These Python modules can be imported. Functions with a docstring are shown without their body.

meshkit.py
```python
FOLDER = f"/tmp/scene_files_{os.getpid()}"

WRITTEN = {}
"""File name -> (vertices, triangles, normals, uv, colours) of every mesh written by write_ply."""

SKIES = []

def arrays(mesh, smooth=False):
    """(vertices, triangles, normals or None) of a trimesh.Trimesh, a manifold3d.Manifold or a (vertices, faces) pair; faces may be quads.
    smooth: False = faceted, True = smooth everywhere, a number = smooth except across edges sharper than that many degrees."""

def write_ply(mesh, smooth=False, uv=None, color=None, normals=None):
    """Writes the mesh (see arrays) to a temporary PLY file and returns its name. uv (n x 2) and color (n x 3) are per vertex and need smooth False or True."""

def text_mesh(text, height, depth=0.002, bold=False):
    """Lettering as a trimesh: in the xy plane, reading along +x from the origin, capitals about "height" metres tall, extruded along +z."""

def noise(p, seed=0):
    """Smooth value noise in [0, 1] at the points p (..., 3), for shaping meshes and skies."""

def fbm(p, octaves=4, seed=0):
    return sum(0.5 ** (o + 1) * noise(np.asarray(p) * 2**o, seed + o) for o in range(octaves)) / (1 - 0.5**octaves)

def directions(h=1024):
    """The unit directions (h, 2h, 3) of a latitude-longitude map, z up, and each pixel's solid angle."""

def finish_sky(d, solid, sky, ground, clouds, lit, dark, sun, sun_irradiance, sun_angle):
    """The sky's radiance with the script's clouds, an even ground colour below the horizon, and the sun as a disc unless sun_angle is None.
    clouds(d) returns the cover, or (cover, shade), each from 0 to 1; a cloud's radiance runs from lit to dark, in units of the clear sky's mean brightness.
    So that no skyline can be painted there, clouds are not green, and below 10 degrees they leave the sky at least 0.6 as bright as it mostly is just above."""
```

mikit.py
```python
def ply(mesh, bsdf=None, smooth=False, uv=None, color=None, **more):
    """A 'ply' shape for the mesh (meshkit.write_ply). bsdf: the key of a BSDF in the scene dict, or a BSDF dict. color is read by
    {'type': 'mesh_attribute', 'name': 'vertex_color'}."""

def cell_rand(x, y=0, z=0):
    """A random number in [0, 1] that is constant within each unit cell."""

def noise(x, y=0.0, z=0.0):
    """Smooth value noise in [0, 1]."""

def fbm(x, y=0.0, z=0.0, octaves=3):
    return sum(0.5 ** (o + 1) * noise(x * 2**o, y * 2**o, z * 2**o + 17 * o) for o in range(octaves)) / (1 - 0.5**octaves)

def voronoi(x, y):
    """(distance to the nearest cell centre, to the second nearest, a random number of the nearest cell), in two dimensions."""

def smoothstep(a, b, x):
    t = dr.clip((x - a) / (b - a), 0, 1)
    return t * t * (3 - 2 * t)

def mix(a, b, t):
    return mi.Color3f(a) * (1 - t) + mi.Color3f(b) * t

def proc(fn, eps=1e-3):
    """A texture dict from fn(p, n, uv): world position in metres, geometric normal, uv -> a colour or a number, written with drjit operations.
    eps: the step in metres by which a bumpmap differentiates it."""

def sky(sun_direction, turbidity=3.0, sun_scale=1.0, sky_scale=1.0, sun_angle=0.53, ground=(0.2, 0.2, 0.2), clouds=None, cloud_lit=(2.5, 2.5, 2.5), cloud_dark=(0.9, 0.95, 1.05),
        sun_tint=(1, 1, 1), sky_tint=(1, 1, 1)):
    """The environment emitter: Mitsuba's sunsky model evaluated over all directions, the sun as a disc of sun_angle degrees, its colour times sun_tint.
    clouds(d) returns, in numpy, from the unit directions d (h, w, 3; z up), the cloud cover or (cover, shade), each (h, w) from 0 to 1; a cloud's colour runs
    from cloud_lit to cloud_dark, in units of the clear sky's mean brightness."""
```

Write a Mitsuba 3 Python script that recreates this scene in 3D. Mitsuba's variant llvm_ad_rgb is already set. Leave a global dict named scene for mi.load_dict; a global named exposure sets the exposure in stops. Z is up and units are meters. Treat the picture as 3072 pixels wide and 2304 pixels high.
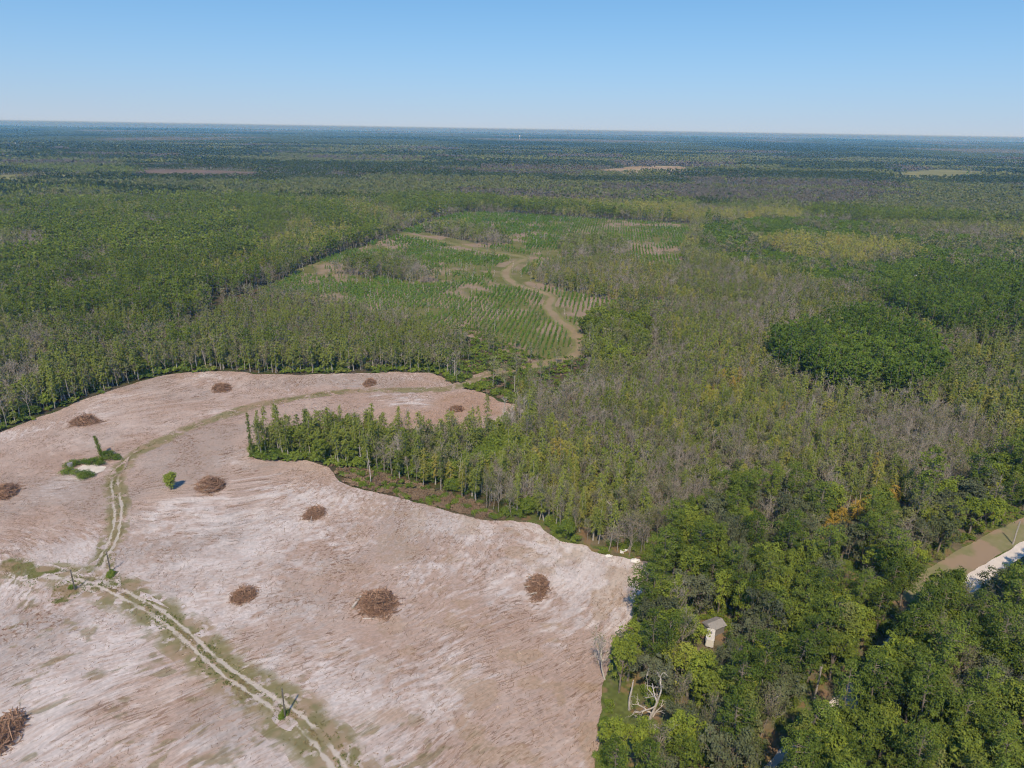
"""A cleared field, swamp forest and young pine plantation seen from a drone at 120 m. Units are metres, y runs away from the camera, z is up."""
import math
import numpy as np, trimesh, shapely, shapely.ops, drjit as dr, mitsuba as mi, mikit, meshkit
from mikit import noise, fbm, voronoi, cell_rand, smoothstep, mix
from scipy.spatial import cKDTree

T = mi.ScalarTransform4f
scene, labels = {}, {}

# ------------------------------------------------------------------ camera, sky, exposure
EYE = 120.0
PITCH, ROLL, FOV = math.radians(19.74), math.radians(0.95), 71.6
fwd = np.array([0, math.cos(PITCH), -math.sin(PITCH)])
side, up0 = np.array([1.0, 0, 0]), np.array([0, math.sin(PITCH), math.cos(PITCH)])
right = math.cos(ROLL) * side + math.sin(ROLL) * up0
up = -math.sin(ROLL) * side + math.cos(ROLL) * up0
scene['camera'] = {'type': 'perspective', 'fov': FOV, 'fov_axis': 'x', 'near_clip': 1.0, 'far_clip': 60000.0,
                   'to_world': T().look_at(origin=[0, 0, EYE], target=[0, float(fwd[1]), EYE + float(fwd[2])], up=[float(v) for v in up]),
                   'medium': {'type': 'ref', 'id': 'air'}}
SUN_AZ, SUN_EL = math.radians(188), math.radians(50)
scene['sky'] = mikit.sky([math.sin(SUN_AZ) * math.cos(SUN_EL), math.cos(SUN_AZ) * math.cos(SUN_EL), math.sin(SUN_EL)], turbidity=3.0, sun_tint=(1.0, 0.975, 0.945), sky_scale=1.14, sky_tint=(0.55, 0.98, 1.18),
                           clouds=lambda d: 0.80 * np.exp(-np.degrees(np.arcsin(np.clip(d[..., 2], 0, 1))) / 4.8), cloud_lit=(2.1, 2.22, 2.62))
exposure = 1.45
scene['air'] = {'type': 'homogeneous', 'albedo': {'type': 'rgb', 'value': [0.54, 0.84, 0.99]}, 'sigma_t': {'type': 'rgb', 'value': [3.2e-5, 5.2e-5, 8.4e-5]}}
scene['haze'] = {'type': 'cube', 'to_world': T().translate([0, 11000, 61.0]).scale([24000, 12500, 63.0]), 'bsdf': {'type': 'null'}, 'interior': {'type': 'ref', 'id': 'air'}}
labels['haze'] = {'label': 'thin pale air that fades the far forest to blue', 'category': 'haze', 'kind': 'stuff'}

# ------------------------------------------------------------------ the survey: outlines, lines and spots on the ground, metres
AREA = {
    'field': [(-330,300),(-209.0,265.4),(-205.4,277.3),(-200.4,288.5),(-195.7,305.3),(-190.4,315.4),(-184.0,328.9),(-175.0,339.1),(-163.4,344.8),(-145.0,346.5),(-129.4,342.9),(-110.3,342.4),(-96.8,345.3),(-78.1,347.0),(-59.5,350.2),(-42.5,349.6),(-34.0,341.2),(-29.4,331.0),(-24.0,326.0),(-17.1,323.7),(-12.4,320.0),(-5.9,309.3),(5.3,305.6),(7.3,296.0),(2.1,282.5),(-8.6,272.2),(-19.6,264.7),(-30.7,262.0),(-41.7,260.2),(-49.7,263.5),(-61.2,264.4),(-75.5,261.6),(-89.5,258.3),(-99.9,256.2),(-101.0,246.4),(-94.2,244.6),(-85.2,244.2),(-78.4,245.2),(-72.2,241.5),(-67.7,239.7),(-62.8,230.1),(-55.2,223.3),(-46.4,220.2),(-37.5,215.6),(-31.3,213.2),(-23.1,209.7),(-17.0,206.0),(-7.3,202.8),(0.7,203.0),(9.7,199.8),(12.4,194.4),(16.1,190.2),(24.0,188.7),(25.4,185.4),(33.9,183.2),(41.3,180.0),(42.7,176.5),(40.7,171.5),(34.6,160.8),(29.0,147.6),(24.8,139.2),(21.5,130.0),(20.8,121.1),(18.7,115.4),(17.6,107.4),(16,85),(10,40),(-330,40)],
    'pine_block': [(151.8,391.9),(144.5,382.3),(135.4,344.8),(145.6,334.3),(152.4,317.8),(165.9,318.4),(181.2,309.7),(200.3,316.9),(216.1,333.0),(224.6,365.3),(230.7,406.3),(235.4,444.5),(217.0,443.3),(181.5,413.5)],
    'pine_tail': [(176.4,320.7),(185.1,311.7),(214.9,325.8),(239.9,340.7),(250.6,359.9),(241.2,375.6),(242.5,428.0)],
    'plantation': [(250.5,971.4),(360.3,1050.4),(462.0,1053.4),(520.3,913.4),(597.5,843.5),(706.3,787.5),(530.4,580.6),(427.5,590.9),(373.3,605.9),(337.5,583.6),(280.2,543.8),(250.2,585.9),(202.7,694.0),(187.5,734.3)],
    'yellow_far': [(271.6,797.5),(324.9,860.2),(385.8,847.7),(446.3,817.3),(421.8,733.4),(327.7,682.6),(278.2,704.6)],
    'yellow_left': [(-395.4,701.2),(-380.3,725.3),(-339.0,717.1),(-327.5,681.7),(-366.5,671.7)],
    'grey_left': [(-583.0,745.7),(-527.4,778.8),(-478.9,740.8),(-433.6,681.7),(-429.4,627.4),(-481.7,609.8)],
    'yellow_back': [(-82.7,1272.6),(-11.7,1423.8),(182.5,1554.5),(280.4,1451.1),(320.9,1215.6),(477.7,1164.8),(377.0,1007.4),(246.9,999.6),(131.8,1107.5),(-9.6,1197.6)],
    'yellow_mid': [(-264.6,788.9),(-278.1,922.2),(-220.9,880.6),(-170.6,800.8),(-185.1,695.8),(-199.2,651.7),(-215.7,600.6),(-232.6,527.8),(-257.9,553.9),(-243.6,634.1)],
    'parcel': [(-75.9,1111.4),(246.3,1005.7),(140.3,601.4),(95.7,458.3),(68.5,351.6),(34.5,349.9),(3.3,355.9),(-38.0,378.3),(-136.2,431.7),(-193.4,451.4),(-218.8,475.3),(-201.2,554.4),(-178.5,649.7),(-144.0,855.2)],
    'young': [(-72.4,1111.2),(242.2,1000.9),(158.4,676.8),(110.0,500.1),(72.4,491.7),(47.8,465.9),(44.6,428.4),(40.3,380.4),(21.1,369.3),(8.3,369.2),(-12.8,396.5),(-28.8,414.6),(-42.1,422.5),(-69.3,454.2),(-111.6,480.9),(-163.3,527.0),(-189.3,521.5),(-192.6,624.9),(-137.8,850.8),(-130.5,961.6)],
    'thicket_left': [(-185.4,600.1),(-135.5,588.4),(-87.9,580.8),(-57.9,579.4),(-54.1,568.4),(-85.6,623.6),(-117.3,693.5),(-131.6,651.1),(-161.0,585.3)],
    'thicket_top': [(-122.7,840.9),(-77.7,795.5),(-35.1,764.0),(-8.2,789.5),(-5.9,801.3),(-28.7,866.1),(-76.4,904.7),(-106.7,891.4)],
    'thicket_mid': [(0.8,614.1),(28.8,635.2),(38.3,657.9),(96.8,679.0),(146.4,623.2),(113.2,514.3),(79.3,516.3),(53.6,536.1),(29.8,559.3),(7.9,590.5)],
    'grey_patch': [(34.0,761.5),(67.8,815.9),(113.5,803.3),(126.8,755.6),(98.2,687.7),(53.5,688.6)],
    'mixed_front': [(-217.3,414.9),(-201.7,437.5),(-181.3,498.0),(-161.4,520.4),(-110.9,478.1),(-68.8,450.4),(-35.5,412.0),(-17.8,387.8),(-8.2,371.3),(-13.7,352.0),(-76.4,365.2),(-159.5,387.6)],
    'dark_right': [(43.6,443.4),(71.2,483.3),(88.4,471.1),(81.4,412.9),(66.9,358.0),(46.3,349.1),(39.4,373.0)],
    'near_wood': [(42.7,176.5),(42.1,185.6),(60.1,202.3),(83.8,210.5),(105.3,209.7),(121.3,204.2),(143.5,217.1),(165.9,227.9),(197.8,247.5),(292.2,255.1),(137.2,95.7),(9.2,93.4),(17.6,107.4),(20.8,121.1),(21.5,130.0),(29.0,147.6),(40.7,171.5)],
    'road_wood': [(45.9,105.3),(73.5,127.9),(108.0,153.0),(149.5,177.0),(233.3,211.7),(117.6,84.7),(31.7,83.2)],
    'grove': [(-104.4,248.3),(-100.9,259.2),(-76.3,264.7),(-44.1,263.7),(-19.8,267.0),(3.1,287.8),(10.9,275.4),(4.7,244.4),(-8.9,232.4),(-27.1,228.2),(-47.2,238.5),(-59.2,238.1),(-70.4,241.5),(-87.7,240.9)],
    'brush_margin': [(-70.4,241.5),(-59.2,238.1),(-46.2,232.9),(-28.1,222.9),(-14.6,215.1),(-6.4,207.5),(0.7,203.0),(-7.3,202.8),(-17.0,206.0),(-23.1,209.7),(-31.3,213.2),(-37.5,215.6),(-46.4,220.2),(-55.2,223.3),(-62.8,230.1),(-67.7,239.7)],
    'left_front': [(-263.5,226.2),(-202.1,256.5),(-189.2,295.1),(-169.2,327.8),(-125.1,331.5),(-57.5,338.5),(-23.2,315.1),(-23.1,348.5),(-80.9,387.2),(-140.1,408.0),(-225.1,429.7),(-247.4,428.2),(-309.2,413.2),(-421.6,385.8)],
    'left_bare': [(-376.3,367.3),(-300.1,401.8),(-276.6,403.3),(-245.8,366.1),(-226.3,319.7),(-218.4,282.5),(-271.3,254.3)],
    'mound_gap': [(-27.5,327.8),(-14.8,349.5),(-1.6,357.8),(5.7,354.3),(-1.3,325.7),(5.3,305.6),(-5.9,309.3),(-17.1,323.7)],
    'low_front': [(-33.3,457.5),(-13.9,430.2),(8.6,383.0),(40.3,380.4),(43.7,356.3),(33.6,324.2),(11.8,308.9),(5.4,319.6),(-24.0,326.0),(-29.5,352.5),(-25.0,376.8)],
    'pole_clear': [(58.1,117.3),(64.7,123.5),(70.0,129.5),(75.3,131.2),(76.3,126.7),(73.4,119.9),(66.1,112.7),(59.5,113.4)],
    'road_clear': [(62.1,122.6),(71.1,131.1),(110.0,158.9),(125.1,171.2),(142.1,186.1),(164.3,202.7),(200.0,222.3),(183.8,200.5),(155.0,184.0),(134.7,169.7),(123.1,161.2),(111.1,154.2),(80.6,128.5),(71.8,119.0),(57.1,104.9),(51.4,107.0)],
    'dirt_clear': [(91.6,174.9),(94.6,177.3),(99.4,177.4),(104.3,177.0),(101.7,170.7),(95.7,169.0),(90.9,169.9)],
    'grass_clear': [(127.4,213.1),(135.0,216.5),(132.6,210.2),(126.4,201.9),(122.2,202.5)],
    'far_field': [(328.8,2172.5),(241.7,2214.9),(261.3,2394.5),(424.7,2675.7),(493.6,2759.6),(605.4,2780.0),(624.1,2618.8),(577.3,2422.4),(497.4,2198.1),(398.2,2181.0)],
    'far_red': [(-868.3,1754.4),(-947.3,1828.8),(-997.2,1925.0),(-1005.6,2035.6),(-954.5,2063.6),(-818.2,2045.8),(-706.1,1999.5),(-675.9,1938.7),(-642.1,1841.8),(-719.3,1795.9)],
    'far_pale': [(-1014.8,1445.2),(-1034.4,1440.6),(-1088.8,1516.4),(-1227.1,1714.1),(-1183.7,1771.5),(-1052.1,1784.7),(-891.5,1716.8),(-846.9,1631.0),(-816.8,1562.0),(-957.3,1622.3),(-1044.8,1599.4)],
    'far_yellow': [(1065.5,2077.2),(1087.8,2189.8),(1176.0,2367.3),(1430.5,2675.7),(1637.0,2857.2),(1737.1,2767.1),(1576.9,2476.2),(1458.6,2290.5),(1200.7,2086.8)],
    'far_left_town': [(-2472.5,3496.8),(-2602.6,3680.8),(-2790.1,3948.9),(-2734.8,4087.2),(-2697.8,4118.0),(-2562.9,3912.1),(-2417.8,3662.2)],
    'right_clear': [(271.7,406.5),(283.4,412.0),(296.1,407.9),(273.3,386.2),(263.1,379.2)],
}
LINE = {
    'track_south': [(-28.2,101.6),(-33.7,107.6),(-43.6,118.0),(-56.5,126.6),(-67.5,134.0),(-80.6,145.1),(-96.0,156.0),(-107.0,162.2),(-114.1,165.8)],
    'track_north': [(-114.1,165.8),(-117.0,171.2),(-118.7,177.0),(-119.7,183.1),(-122.5,191.4),(-129.1,205.4),(-137.0,218.7),(-142.0,227.8),(-143.6,235.7),(-144.9,246.5),(-142.6,253.9),(-138.0,265.4),(-133.2,276.4),(-125.1,287.1),(-116.2,299.9),(-102.9,308.1),(-88.8,316.3),(-67.8,321.9),(-48.3,322.8),(-31.7,325.5),(-23.7,332.6),(-18.4,341.4),(-9.9,353.0)],
    'track_west': [(-114.1,165.8),(-119.7,168.0),(-130.2,169.3),(-143.7,172.3),(-167.6,176.4)],
    'parcel_track': [(-134.7,859.0),(-78.4,802.3),(-29.3,743.1),(11.2,702.0),(-1.0,665.3),(-7.4,623.8),(-0.6,580.3),(18.5,551.6),(29.2,531.1),(25.4,500.9),(29.3,467.8),(38.6,433.4),(40.9,405.9),(34.1,381.8),(21.1,370.9),(3.3,358.0),(-9.8,352.0)],
    'parcel_path': [(60.1,997.2),(43.7,927.5),(20.8,831.3)],
    'right_path': [(237.4,922.5),(215.0,822.3),(199.3,778.9),(181.8,718.4)],
    'road': [(41.6,94.0),(55.2,108.5),(65.3,117.1),(76.3,126.2),(93.6,142.2),(111.1,157.8),(126.7,168.5),(142.5,179.6),(157.3,189.2),(191.3,208.4)],
}
SPOT = {
    'piles': [((-139.6,320.4),9.6),((-70.3,331.1),8.4),((-180.5,276.8),10.5),((-173.3,214.5),10.2),((-104.8,221.9),11.8),((-63.8,203.6),7.7),((-71.7,160.6),6.9),((-34.9,157.8),12.1),((7.9,166.5),9.4),((-104.2,114.1),9.4),((-24.5,298.5),6.3)],
    'poles': [(-117.9,162.1),(-112.7,170.5),(-47.6,119.3),(69.4,127.2),(157.7,193.3)],
    'vine_snag': [(-156.2,244.9)],
    'drum': [(-162.2,235.0)],
    'sapling': [(-118.1,219.3)],
    'ivy_tree': [(-99.8,248.2)],
    'pale_snag': [(-152.7,247.7)],
    'island_sand': [(-158.8,236.9),(-154.2,237.5),(-149.0,235.8),(-148.5,232.5),(-150.3,229.7),(-155.5,229.9),(-159.2,232.1)],
    'island_bush': [(-161.8,232.9),(-161.2,229.7),(-162.0,236.7),(-160.9,238.7),(-159.1,239.3),(-156.6,239.4),(-155.2,240.9),(-153.4,241.5),(-151.8,242.5),(-149.6,242.6),(-148.6,243.1),(-155.3,244.9),(-154.1,246.0),(-151.3,244.1),(-157.2,229.4),(-154.2,227.7),(-152.0,226.9),(-151.3,227.8),(-154.2,230.0),(-152.7,237.1),(-156.0,238.4),(-163.1,235.7)],
    'dead_tree': [(28.5,115.4)],
    'stub': [(27.0,123.2)],
    'forked': [(22.7,132.2)],
    'orange': [(102.4,200.8),(107.6,202.4),(114.9,207.0),(131.3,216.7),(120.5,210.8)],
    'pole_bushes': [(-119.1,162.9),(-112.4,170.1),(-111.2,169.0),(-111.9,168.2),(-48.2,119.9),(-48.3,119.1)],
    'trailer': [(50.4,145.4),(52.5,149.8)],
    'barrel': [(57.2,143.1)],
    'redbox': [(63.1,133.4)],
    'white_house': [(362.9,628.9)],
    'tower': [(43.4,9062.4)],
    'far_roofs': [(938.1,2494.0),(958.5,2465.9),(709.9,2927.8),(362.9,4451.3),(448.0,4407.0),(2253.9,5394.2),(-2703.8,4049.9)],
    'scraps': [(34.1,184.8),(34.8,185.9),(37.5,187.8),(37.9,187.4),(29.7,182.5),(37.3,180.3)],
    'grass1': [(-122.0,157.0),(-125.1,165.0),(-122.1,166.5),(-117.8,164.7),(-111.0,160.5),(-115.6,161.9),(-115.6,158.1),(-118.1,155.6)],
    'grass2': [(-115.7,171.9),(-116.8,178.2),(-116.7,181.3),(-113.6,174.8),(-108.2,167.7),(-105.5,162.4),(-111.9,164.3)],
    'grass3': [(-152.8,180.2),(-145.9,178.0),(-135.3,174.8),(-124.8,171.1),(-127.0,169.3),(-131.7,166.5),(-124.4,160.9),(-130.0,162.8),(-136.4,166.3),(-146.1,170.4)],
    'grass4': [(-50.7,122.3),(-47.7,120.1),(-44.3,117.9),(-45.3,115.4),(-48.1,116.6),(-50.8,118.7)],
    'grass5': [(-99.9,162.1),(-96.7,160.6),(-92.0,157.3),(-88.3,154.5),(-94.4,157.7),(-99.0,159.6)],
    'grass6': [(-122.5,170.0),(-119.5,176.4),(-119.5,178.2),(-116.8,168.5),(-119.4,167.3)],
    'grass7': [(-145.2,228.0),(-145.7,239.3),(-145.3,245.3),(-141.4,231.8),(-142.2,225.5)],
    'snags_edge': [(-85.6,251.9),(-89.2,249.6),(-58.9,355.1),(-63.3,355.9),(-69.1,357.5),(-69.7,357.5),(-33.8,347.9),(-29.3,340.9),(-85.2,350.9),(-163.8,348.7),(-160.7,352.7),(-149.3,353.3),(-201.7,301.9),(-206.9,306.1),(-208.3,293.0),(-55.4,237.8),(-49.7,226.1),(-33.9,247.0),(-26.0,234.6),(-18.4,225.4),(-12.2,228.3),(-10.7,223.1),(-33.4,248.5),(27.6,192.7),(32.0,193.5),(58.6,192.3),(42.3,189.2),(40.4,190.4),(63.7,224.0),(20.6,211.2),(44.1,388.7),(1.2,323.7)],
}

# ------------------------------------------------------------------ materials
def rgb(*c):
    return {'type': 'rgb', 'value': list(c)}

def diffuse(fn):
    return {'type': 'twosided', 'bsdf': {'type': 'diffuse', 'reflectance': mikit.proc(fn) if callable(fn) else rgb(*fn)}}

def leaf_bsdf(fn):
    return {'type': 'principledthin', 'base_color': mikit.proc(fn), 'roughness': 0.55, 'diff_trans': 0.25, 'eta': 1.3}

def C(*c):
    return mi.Color3f(*c)

def crown_colour(dark, light, odd, odd_from, scale):
    """One tone per leaf clump (uv.x), one per tree shape (uv.y) and slow drift across the stand."""
    def fn(p, n, uv):
        drift = noise(p.x / scale, p.y / scale)
        t = dr.clip(0.62 * uv.x + 0.45 * uv.y + 0.4 * drift - 0.22, 0, 1)
        c = mix(dark, light, t)
        o = smoothstep(odd_from, odd_from + 0.25, 0.62 * noise(p.x / 13 + 31, p.y / 13) + 0.38 * uv.y)
        return mix(c, mi.Color3f(odd) * (0.6 + 0.7 * uv.x), o * 0.8)
    return fn

scene['pine_leaf'] = leaf_bsdf(crown_colour((0.055, 0.095, 0.02), (0.225, 0.295, 0.056), (0.25, 0.265, 0.07), 0.72, 23))
scene['dark_pine_leaf'] = leaf_bsdf(crown_colour((0.055, 0.105, 0.02), (0.165, 0.245, 0.044), (0.17, 0.22, 0.05), 0.8, 23))
scene['oak_leaf'] = leaf_bsdf(crown_colour((0.045, 0.083, 0.016), (0.265, 0.33, 0.06), (0.22, 0.22, 0.13), 0.68, 17))
scene['cypress_leaf'] = leaf_bsdf(crown_colour((0.10, 0.14, 0.034), (0.30, 0.35, 0.08), (0.35, 0.31, 0.095), 0.76, 29))
scene['yellow_leaf'] = leaf_bsdf(crown_colour((0.24, 0.25, 0.065), (0.38, 0.375, 0.09), (0.42, 0.28, 0.07), 0.76, 29))
scene['orange_leaf'] = leaf_bsdf(crown_colour((0.32, 0.25, 0.05), (0.52, 0.37, 0.08), (0.27, 0.29, 0.06), 0.55, 4))
scene['sparse_leaf'] = leaf_bsdf(crown_colour((0.125, 0.155, 0.055), (0.26, 0.285, 0.115), (0.28, 0.25, 0.16), 0.6, 19))
scene['shrub_leaf'] = leaf_bsdf(crown_colour((0.075, 0.13, 0.026), (0.23, 0.30, 0.055), (0.24, 0.215, 0.10), 0.70, 15))
scene['brown_leaf'] = leaf_bsdf(crown_colour((0.20, 0.145, 0.10), (0.38, 0.285, 0.20), (0.22, 0.24, 0.10), 0.62, 7))
scene['young_leaf'] = leaf_bsdf(crown_colour((0.09, 0.175, 0.032), (0.185, 0.30, 0.06), (0.22, 0.27, 0.075), 0.75, 21))
scene['bright_leaf'] = leaf_bsdf(crown_colour((0.10, 0.155, 0.028), (0.31, 0.38, 0.06), (0.34, 0.33, 0.08), 0.66, 12))
scene['grey_leaf'] = leaf_bsdf(crown_colour((0.075, 0.095, 0.05), (0.20, 0.225, 0.135), (0.12, 0.15, 0.06), 0.66, 12))
scene['far_leaf'] = leaf_bsdf(crown_colour((0.04, 0.066, 0.024), (0.115, 0.15, 0.05), (0.12, 0.12, 0.07), 0.66, 90))
scene['far_twig'] = diffuse(lambda p, n, uv: mix((0.13, 0.12, 0.10), (0.22, 0.20, 0.175), uv.x))
scene['bark'] = diffuse(lambda p, n, uv: mix((0.15, 0.13, 0.11), (0.32, 0.28, 0.24), noise(p.x / 3, p.y / 3, p.z * 1.5)))
scene['pale_bark'] = diffuse(lambda p, n, uv: mix((0.32, 0.295, 0.27), (0.55, 0.52, 0.48), 0.7 * noise(p.x / 4, p.y / 4, p.z) + 0.3 * uv.x))
scene['twig_bark'] = diffuse(lambda p, n, uv: mix((0.235, 0.21, 0.175), (0.44, 0.405, 0.35), 0.6 * noise(p.x / 14, p.y / 14) + 0.4 * uv.x))
scene['white_wood'] = diffuse(lambda p, n, uv: mix((0.40, 0.37, 0.34), (0.62, 0.58, 0.54), noise(p.x * 1.3, p.y * 1.3, p.z)))
scene['moss'] = diffuse(lambda p, n, uv: mix((0.11, 0.11, 0.085), (0.20, 0.195, 0.155), uv.x))
scene['pole_wood'] = diffuse(lambda p, n, uv: mix((0.10, 0.095, 0.085), (0.19, 0.175, 0.16), noise(p.x * 9, p.y * 9, p.z * 0.7)))
scene['grey_pole_wood'] = diffuse(lambda p, n, uv: mix((0.34, 0.32, 0.30), (0.5, 0.47, 0.44), noise(p.x * 9, p.y * 9, p.z * 0.7)))
scene['brush_wood'] = diffuse(lambda p, n, uv: mix((0.19, 0.115, 0.08), (0.50, 0.335, 0.245), 0.75 * uv.x + 0.25 * noise(p.x * 2, p.y * 2)))
scene['pile_soil'] = diffuse(lambda p, n, uv: mix((0.17, 0.105, 0.072), (0.33, 0.21, 0.145), fbm(p.x * 1.3, p.y * 1.3, p.z)))
scene['debris_wood'] = diffuse(lambda p, n, uv: mix(mix((0.19, 0.12, 0.085), (0.38, 0.26, 0.19), uv.x * 1.1), (0.62, 0.52, 0.40), smoothstep(0.93, 0.96, uv.x)))
scene['white_paint'] = {'type': 'roughplastic', 'diffuse_reflectance': rgb(0.78, 0.78, 0.77), 'alpha': 0.25}
scene['dull_metal'] = {'type': 'roughplastic', 'diffuse_reflectance': rgb(0.30, 0.30, 0.31), 'alpha': 0.35}
scene['dark_glass'] = {'type': 'roughplastic', 'diffuse_reflectance': rgb(0.03, 0.035, 0.04), 'alpha': 0.08}
scene['concrete'] = diffuse(lambda p, n, uv: mix((0.22, 0.22, 0.215), (0.40, 0.39, 0.38), noise(p.x * 3, p.y * 3, p.z * 3)))
scene['blue_plastic'] = {'type': 'roughplastic', 'diffuse_reflectance': rgb(0.06, 0.2, 0.42), 'alpha': 0.2}
scene['red_paint'] = {'type': 'roughplastic', 'diffuse_reflectance': rgb(0.42, 0.03, 0.03), 'alpha': 0.2}
scene['litter_white'] = diffuse((0.72, 0.72, 0.71))
scene['grey_roof'] = diffuse((0.32, 0.32, 0.33))

def flow(p):
    """Ground coordinates that run with and across the raked windrows, which swing round in wide arcs."""
    wx, wy = fbm(p.x / 31, p.y / 31, 1.0, 3) - 0.5, fbm(p.x / 31 + 40, p.y / 31 + 7, 5.0, 3) - 0.5
    a = 0.45 + 1.5 * (noise(p.x / 85 + 3, p.y / 85 + 8) - 0.5)
    ca, sa = dr.cos(a), dr.sin(a)
    x, y = p.x + 11 * wx, p.y + 11 * wy
    return x * ca + y * sa, -x * sa + y * ca

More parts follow.
